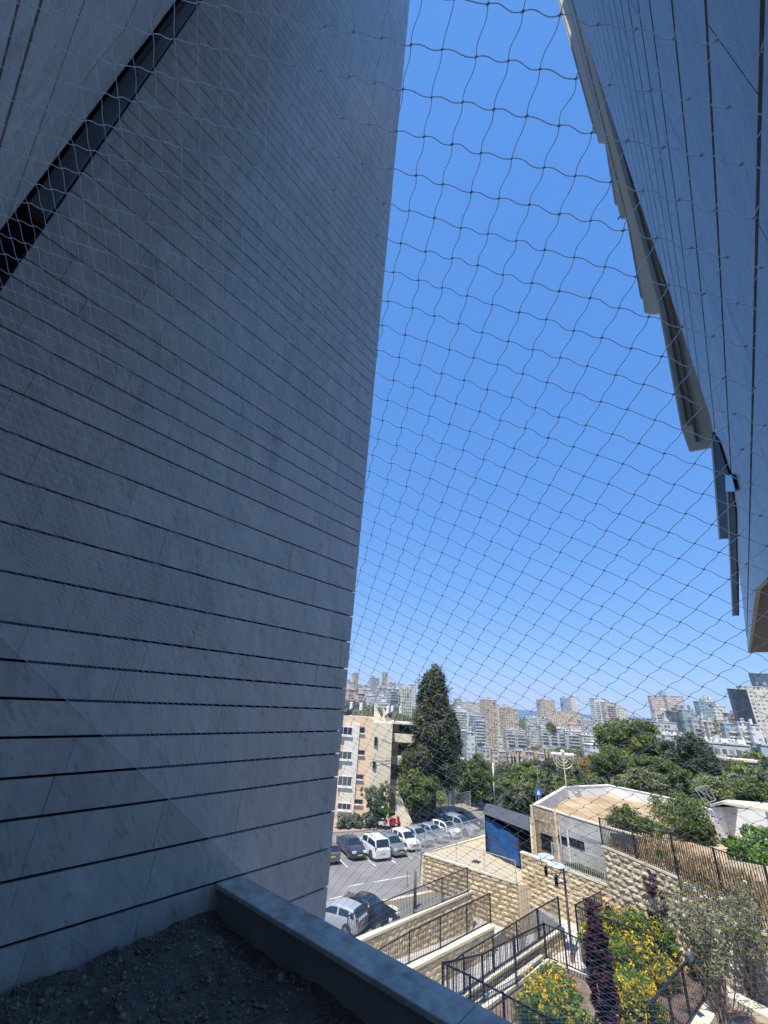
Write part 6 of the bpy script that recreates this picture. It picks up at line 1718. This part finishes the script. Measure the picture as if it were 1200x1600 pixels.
FM = dict(
 tan=facade_mat('tan_stone_facade', (0.62, 0.50, 0.38), slab=(.50, .40, .30)), cream=facade_mat('cream_facade', (0.70, 0.65, 0.54)), white=facade_mat('white_facade', (0.74, 0.73, 0.70)),
 grey=facade_mat('grey_facade', (0.48, 0.48, 0.46), wx=(.15, .85)), pink=facade_mat('pinkish_facade', (0.60, 0.50, 0.44), bay=2.6), brown=facade_mat('brown_facade', (0.30, 0.24, 0.20)),
 blue=facade_mat('blue_glass_facade', (0.42, 0.48, 0.52), glass=(.10, .16, .21), wx=(.08, .92), wz=(.2, .85), rough=.5), green=facade_mat('green_glass_facade', (0.36, 0.42, 0.42), glass=(.10, .18, .19), wx=(.05, .95), wz=(.15, .9), rough=.45),
 black=facade_mat('black_glass_facade', (0.018, 0.022, 0.035), glass=(.02, .025, .04), wx=(.03, .97), wz=(.06, .96), rough=.25), glasst=facade_mat('dark_blue_glass_facade', (0.10, 0.13, 0.16), glass=(.05, .08, .11), wx=(.06, .94), wz=(.1, .9), rough=.3),
 yellow=facade_mat('yellow_facade', (0.60, 0.50, 0.30)), terrace=facade_mat('dense_grey_balcony_facade', (0.58, 0.56, 0.52), bay=2.4, wz=(.25, .85), wx=(.1, .85), slab=(.5, .49, .47)))
M_roofgrey = mottled('flat_roof', (0.45, 0.44, 0.42), (0.6, 0.59, 0.57), .3, .9)
M_redroof = mottled('red_tile_roof', (0.38, 0.15, 0.09), (0.48, 0.22, 0.14), .8, .9)
def building(px0, px1, pyt, pyb, dist, mat, label, rot=25, dr=0.7, pent=1, balc=False, fins=0, group=None, name='tower_block', roofmat=None, cat='building', slope=0.0, tanks=0, redroof=False, seed=0, below=30):
    r_ = random.Random(int(px0*7+pyt))
    p = PD((px0+px1)/2, pyb, dist); W = (px1-px0)*mpp(p)
    h = zat(p, 0, pyt)-p.z
    vdir = math.atan2(p.x, p.y); th = math.radians(rot)
    w = W/(abs(math.cos(th))+dr*abs(math.sin(th))); d = w*dr
    o = empty(name, (p.x, p.y, p.z), -vdir+th, label, cat, group)
    m__ = MB()
    zt_ = [h, h, h, h]
    if slope: zt_ = [h, h-slope, h-slope, h]
    m__.prism([(-w/2, -d/2), (w/2, -d/2), (w/2, d/2), (-w/2, d/2)], -below, zt_)
    if fins:
        for k in range(fins+1):
            x = -w/2 + w*k/fins; m__.box(x-.35, x+.35, -d/2-.8, -d/2-0.003, -below, h+.6-(slope*k/fins if slope else 0), 0)
    m__.build('wall', FM[mat], o)
    if not slope:
        rf = MB(); rf.box(-w/2-.25, w/2+.25, -d/2-.25, d/2+.25, h+.004, h+.5)
        if redroof:
            rf = MB(); a_ = .5; rf.add([(-w/2-a_, -d/2-a_, h), (w/2+a_, -d/2-a_, h), (w/2+a_, d/2+a_, h), (-w/2-a_, d/2+a_, h), (-w/4, 0, h+min(w, d)*.28), (w/4, 0, h+min(w, d)*.28)], [(0,1,5,4),(1,2,5),(2,3,4,5),(3,0,4),(3,2,1,0)])
        rf.build('roof', M_redroof if redroof else (roofmat or M_roofgrey), o)
    if pent and not redroof and not slope:
        q = MB()
        for k in range(pent):
            cx_ = r_.uniform(-.25, .25)*w; ww = w*r_.uniform(.14, .26); hh2 = r_.uniform(2.0, 4.0)
            q.box(cx_-ww/2, cx_+ww/2, -d*.2, d*.2, h+.505, h+.5+hh2)
            w = w
        q.build('penthouse', FM[mat] if mat not in ('black',) else M_roofgrey, o)
    if balc:
        q = MB(); nf = int(h/3); cols_ = max(1, int(w/9))
        for k in range(nf):
            for c in range(cols_):
                xc = -w/2 + (c+.5)*w/cols_; q.box(xc-w/cols_*.32, xc+w/cols_*.32, -d/2-1.3, -d/2-.004, k*3+.1, k*3+1.1)
            q.box(w/2+.004, w/2+1.2, -d*.25, d*.15, k*3+.1, k*3+1.1)
        q.build('balconies', M_pale if mat in ('white', 'blue') else FM_plain(mat), o)
    if tanks:
        q = MB()
        for k in range(tanks):
            x = -w/2+w*(k+.5)/tanks+r_.uniform(-.5, .5); q.tube([(x, r_.uniform(-.3, .3)*d, h+.5), (x, 0, h+1.9)], .55, 6)
        q.build('water_tanks', M_white, o)
    return o
_pl = {}
def FM_plain(mat):
    if mat not in _pl:
        c = {'tan': (.50, .40, .29), 'cream': (.58, .53, .43), 'pink': (.52, .44, .40), 'grey': (.42, .42, .40), 'terrace': (.5, .49, .47), 'brown': (.34, .27, .22), 'yellow': (.6, .52, .34), 'green': (.5, .54, .54)}.get(mat, (.5, .5, .5))
        _pl[mat] = mottled('balcony_'+mat, tuple(q*.92 for q in c), c, .4, .85)
    return _pl[mat]
Bd = building
# left hill
Bd(548, 559, 1052, 1076, 760, 'tan', 'squat tan tower furthest left on the hill crest', dr=.8)
Bd(595, 604, 1051, 1080, 720, 'tan', 'slim tan tower tallest on the left hill crest', dr=.7, fins=2)
Bd(576, 592, 1060, 1077, 740, 'grey', 'grey block between the two tan towers on the hill crest', dr=.5, pent=2)
Bd(606, 618, 1067, 1080, 760, 'pink', 'pinkish block right of the slim tan tower', dr=.6)
Bd(619, 630, 1069, 1082, 800, 'white', 'small white block on the crest beside the cypress top', dr=.6)
Bd(541, 552, 1067, 1082, 600, 'white', 'white house block low on the hill next to the marble edge')
Bd(586, 604, 1075, 1088, 560, 'grey', 'grey flat roofed block in the middle of the left hill', dr=.4, pent=2, tanks=4)
Bd(604, 623, 1077, 1094, 540, 'terrace', 'grey and white apartment block on the left hill', dr=.4, pent=2, tanks=4, balc=True)
Bd(625, 643, 1077, 1106, 480, 'cream', 'cream block with vertical fins touching the cypress', dr=.5, fins=5)
Bd(638, 650, 1070, 1084, 620, 'white', 'white building peeping out left of the cypress crown')
Bd(540, 556, 1078, 1089, 500, 'pink', 'pinkish terrace houses with red roofs low on the left hill', redroof=True)
Bd(556, 570, 1084, 1093, 480, 'pink', 'pinkish house with red tiled roof above the scrub', redroof=True)
Bd(572, 588, 1088, 1096, 460, 'white', 'long low white building at the scrub edge', dr=.3)
Bd(560, 574, 1072, 1080, 620, 'white', 'low white building behind the pinkish houses', dr=.4)
# middle, right of the cypress
Bd(709, 722, 1092, 1112, 900, 'grey', 'pale grey tower behind the cypress on the ridge', dr=.8)
Bd(722, 754, 1098, 1106, 950, 'cream', 'row of cream houses along the ridge top', dr=.15, pent=3)
Bd(707, 731, 1107, 1140, 620, 'white', 'white tower with grid facade right of the cypress', dr=.6, fins=3, balc=True)
Bd(735, 760, 1119, 1160, 520, 'blue', 'blue and white tower left of the tan pair', dr=.7, balc=True)
Bd(751, 777, 1094, 1138, 640, 'tan', 'broad tan tower, left one of the tan pair', dr=.8, fins=4, pent=2)
Bd(770, 782, 1101, 1137, 700, 'cream', 'narrow pale tower behind the tan pair', dr=.8)
Bd(782, 810, 1107, 1145, 600, 'tan', 'tan tower with grey side, right one of the tan pair', dr=.8, fins=3, pent=2)
Bd(789, 822, 1141, 1163, 520, 'terrace', 'grey terraced block below the right tan tower', dr=.3, pent=3, balc=True, rot=20)
Bd(713, 730, 1142, 1168, 330, 'green', 'low building with green glass wall beside the cypress', dr=.7, pent=1)
Bd(729, 742, 1145, 1167, 325, 'white', 'low plain white building next to the green glass one', dr=.6)
Bd(776, 786, 1151, 1166, 430, 'cream', 'small cream house under the tan pair', dr=.7)
Bd(841, 868, 1094, 1124, 1000, 'tan', 'tan twin tower on the sea ridge', dr=.6, fins=4)
Bd(878, 893, 1091, 1116, 1050, 'blue', 'blue white tower, left half of the pair right of the tan twin', dr=.7)
Bd(892, 906, 1089, 1116, 1040, 'white', 'white tower, right half of the pair right of the tan twin', dr=.7)
Bd(854, 906, 1112, 1130, 880, 'tan', 'long tan block below the tan twin tower', dr=.2, fins=7, pent=0, rot=12)
Bd(927, 950, 1092, 1128, 780, 'white', 'tall slanted white tower nearest the stone pine', dr=.8, balc=True, pent=2)
Bd(945, 968, 1098, 1136, 740, 'pink', 'pinkish white tower in front of the slanted one', dr=.7, balc=True, pent=2)
Bd(966, 981, 1107, 1126, 860, 'cream', 'short cream block right of the pinkish white tower', dr=.6)
Bd(822, 862, 1122, 1137, 760, 'terrace', 'row of small townhouses on the slope under the sea ridge', dr=.2, pent=4, rot=15, tanks=8)
Bd(826, 850, 1134, 1146, 640, 'terrace', 'second row of townhouses below the first', dr=.25, pent=3, rot=15, tanks=5)
Bd(845, 884, 1138, 1160, 560, 'terrace', 'long grey block, left segment', dr=.25, pent=0, balc=True, rot=18, tanks=7, name='long_block')
Bd(884, 910, 1143, 1165, 535, 'terrace', 'long grey block, middle segment', dr=.3, pent=0, balc=True, rot=18, tanks=5, name='long_block')
Bd(910, 948, 1150, 1170, 510, 'terrace', 'long grey block, right segment stepping downhill', dr=.3, pent=0, balc=True, rot=18, tanks=6, name='long_block')
Bd(905, 934, 1126, 1142, 720, 'grey', 'grey block between the long block and the slanted tower', dr=.4, pent=2)
Bd(889, 908, 1132, 1146, 660, 'cream', 'small cream houses above the long grey block', dr=.5, redroof=True)
Bd(940, 958, 1130, 1150, 640, 'cream', 'cream house block left of the stone pine', dr=.5)
Bd(915, 958, 1164, 1180, 360, 'white', 'low white roofed hall behind the menorah', dr=.5, pent=0, roofmat=M_white, rot=30)
Bd(925, 968, 1161, 1168, 395, 'white', 'second white roofed hall, further back', dr=.4, pent=0, roofmat=M_white, rot=30)
# right cluster
Bd(1019, 1041, 1088, 1116, 820, 'pink', 'left wing of the wide brownish twin tower', dr=.5, pent=0)
Bd(1044, 1071, 1088, 1118, 820, 'pink', 'right wing of the wide brownish twin tower', dr=.5, pent=0)
Bd(1037, 1047, 1082, 1118, 830, 'green', 'narrow glass shaft joining the brownish twin tower', dr=.9)
Bd(1024, 1054, 1111, 1130, 640, 'cream', 'jumble of cream flats under the twin tower', dr=.4, pent=3, balc=True)
Bd(1051, 1077, 1112, 1154, 480, 'glasst', 'blue grey balcony tower in front of the twin tower', dr=.7, balc=False, fins=2)
Bd(1070, 1089, 1110, 1150, 470, 'green', 'pale green glass tower next to the blue grey one', dr=.8)
Bd(1020, 1058, 1129, 1152, 420, 'terrace', 'low white and tan block behind the stone pine', dr=.4, pent=1)
Bd(1085, 1106, 1126, 1160, 430, 'grey', 'grey block with balconies right of the green glass tower', dr=.6, balc=True)
Bd(1102, 1114, 1123, 1162, 425, 'cream', 'narrow cream slab tower', dr=.9)
Bd(1110, 1130, 1129, 1165, 410, 'pink', 'tan grey tower with dark balcony rows', dr=.6, balc=True)
Bd(1128, 1143, 1125, 1170, 405, 'yellow', 'yellowish slab tower right of the tan grey one', dr=.8)
Bd(1094, 1122, 1097, 1130, 640, 'green', 'tall glass tower with a white stepped crown', dr=.7, pent=3)
Bd(1097, 1116, 1093, 1098, 645, 'cream', 'round crown storey on the glass tower', dr=.9, pent=2, below=2)
Bd(1119, 1139, 1104, 1132, 600, 'cream', 'white concave tower with dark window column', dr=.5)
Bd(1080, 1096, 1102, 1126, 620, 'grey', 'slant topped tower left of the glass tower', dr=.6, slope=14)
Bd(1138, 1162, 1115, 1134, 560, 'brown', 'brown balcony block between the towers', dr=.5, balc=True)
Bd(1160, 1173, 1108, 1134, 540, 'tan', 'tan slab beside the black tower', dr=.6)
Bd(1137, 1160, 1131, 1168, 400, 'blue', 'pale blue grey tower in the right foreground cluster', dr=.6, balc=True)
Bd(1158, 1178, 1129, 1160, 395, 'white', 'white block with stepped balconies below the black tower', dr=.6, balc=True)
Bd(1176, 1193, 1133, 1160, 390, 'white', 'plain white block at the foot of the black tower', dr=.7)
Bd(1159, 1184, 1077, 1150, 470, 'black', 'leaning black glass tower at the right edge', dr=.5, pent=0)
Bd(1178, 1222, 1074, 1150, 480, 'cream', 'pale stone tower joined to the black one at the edge', dr=.5, pent=0, fins=3)
Bd(1182, 1216, 1053, 1078, 500, 'glasst', 'dark glass upper storeys with pointed top at the right edge', dr=.5, pent=0, below=4)
Bd(1112, 1168, 1163, 1182, 230, 'terrace', 'long low block with a row of white water heaters on its roof', dr=.3, rot=22, pent=1, tanks=12, name='long_block')
Bd(1040, 1072, 1150, 1166, 330, 'terrace', 'low block with white roof tanks behind the casuarina', dr=.3, tanks=7, pent=0)
Bd(1135, 1188, 1189, 1214, 150, 'green', 'teal walled sports hall with a pale roof behind the casuarina', dr=.5, rot=25, pent=0, roofmat=M_cap, name='sports_hall')
Bd(1190, 1215, 1165, 1182, 210, 'blue', 'small bluish building under the dark trees at the right edge', dr=.5)
# terraced houses in the valley
rr_ = random.Random(42)
vlab = 'small pinkish terraced house in the valley below the tan towers'
for k, (x0, x1, yt, yb) in enumerate([(755, 766, 1168, 1178), (768, 778, 1171, 1181), (781, 791, 1175, 1187), (794, 803, 1182, 1194), (806, 816, 1173, 1180), (822, 833, 1175, 1183), (841, 851, 1178, 1187)]):
    Bd(x0, x1, yt, yb, 330+rr_.uniform(-15, 25), 'pink', vlab, rot=rr_.uniform(10, 35), dr=.6, pent=2, group='terraced houses in the valley', name='terraced_house', below=6)
mbx = MB()
for (x0, x1, y0, y1, d) in ((795, 845, 1172, 1176, 420), (830, 900, 1172, 1177, 430)):
    a, c = PD(x0, y0, d), PD(x1, y0+1, d); z0 = a.z-3.5
    mbx.prism([XY(a), XY(c), (c.x, c.y+1.5), (a.x, a.y+1.5)], z0-6, a.z)
tag(mbx.build('terrace_wall', mottled('orange_earth_wall', (0.42, 0.24, 0.14), (0.56, 0.40, 0.25), .15, .95)), 'orange earth terrace wall running across the valley', 'wall')
wl_ = MB(); a, c = PD(838, 1214, 190), PD(925, 1221, 180)
wl_.prism([XY(a), XY(c), (c.x, c.y+1), (a.x, a.y+1)], a.z-4, [a.z+1.5, c.z+1.6, c.z+1.6, a.z+1.5]); tag(wl_.build('boundary_wall', M_white), 'long low white wall crossing the valley trees behind the menorah', 'wall')
# scattered small houses: left hill, middle slope, right slope
rr_ = random.Random(4242); n_ = 0
zones = [(536, 655, 430, 1000, 13, 'small pale house on the left hill', 'houses on the left hill', (5, 10), ['white', 'cream', 'pink', 'terrace']),
         (700, 860, 600, 1100, 5, 'small pale house on the slope under the sea ridge', 'houses on the slope under the sea ridge', (6, 11), ['cream', 'pink', 'white', 'terrace']),
         (850, 1010, 560, 1200, 5, 'small house below the sea ridge', 'flat roofed houses below the sea ridge', (6, 12), ['cream', 'terrace', 'white', 'grey']),
         (1010, 1200, 420, 900, 8, 'small block wedged between the right hand towers', 'small blocks between the right hand towers', (8, 18), ['white', 'cream', 'terrace', 'tan'])]
for (x0, x1, d0, d1, num, lb, gp, hr, mts) in zones:
    protos = {}
    for k in range(num):
        px_a = rr_.uniform(x0, x1); d_ = rr_.uniform(d0, d1); a = AZ(px_a); x, y = d_*math.sin(a), d_*math.cos(a); z = TZ(x, y)
        mt_ = rr_.choice(mts); key = mt_
        if key not in protos:
            o = empty('house', (0, 0, 0)); m__ = MB(); m__.box(-6, 6, -4.5, 4.5, -8, 7); m__.build('wall', FM[mt_], o)
            m__ = MB(); m__.box(-6.2, 6.2, -4.7, 4.7, 7.004, 7.4); m__.box(-1.5, 1.8, -1.2, 1.5, 7.405, 9.3); m__.build('roof', M_redroof if (mt_ == 'pink') else M_roofgrey, o); protos[key] = o
            first = o
        else: first = copy_tree(protos[key])
        first.location = (x, y, z); first.rotation_euler = (0, 0, -a+rr_.uniform(-.6, .6)); s_ = rr_.uniform(*hr)/7; first.scale = (s_*rr_.uniform(.8, 1.5), s_, s_)
        cc_ = {'white': 'white', 'cream': 'cream', 'pink': 'pinkish red roofed', 'terrace': 'grey', 'grey': 'grey', 'tan': 'tan'}[mt_]
        sd_ = 'nearer' if d_ < d0+(d1-d0)*.4 else 'farther'; lr_ = 'left' if px_a < (x0+x1)/2 else 'right'
        tag(first, lb.replace('small', 'small '+cc_, 1).replace('pale ', '')+', %s %s part' % (sd_, lr_), 'house', '%s %s, %s %s' % (cc_, gp, sd_, lr_))

# ------------------------------------------------------------------ summer haze over the bay
mt = bpy.data.materials.new('summer_haze'); mt.use_nodes = True; nt = mt.node_tree
for n_ in list(nt.nodes):
    if n_.type == 'BSDF_PRINCIPLED': nt.nodes.remove(n_)
pv_ = nt.nodes.new('ShaderNodeVolumePrincipled'); pv_.inputs['Color'].default_value = (0.68, 0.86, 1.0, 1); pv_.inputs['Density'].default_value = 0.9e-4
nt.links.new(pv_.outputs[0], nt.nodes['Material Output'].inputs['Volume'])
hz_ = MB(); hz_.box(-3500, 3500, -300, 5200, -231.5, 190)
tag(hz_.build('haze', mt), 'thin bluish summer haze over the city and the bay', 'haze', kind='stuff')
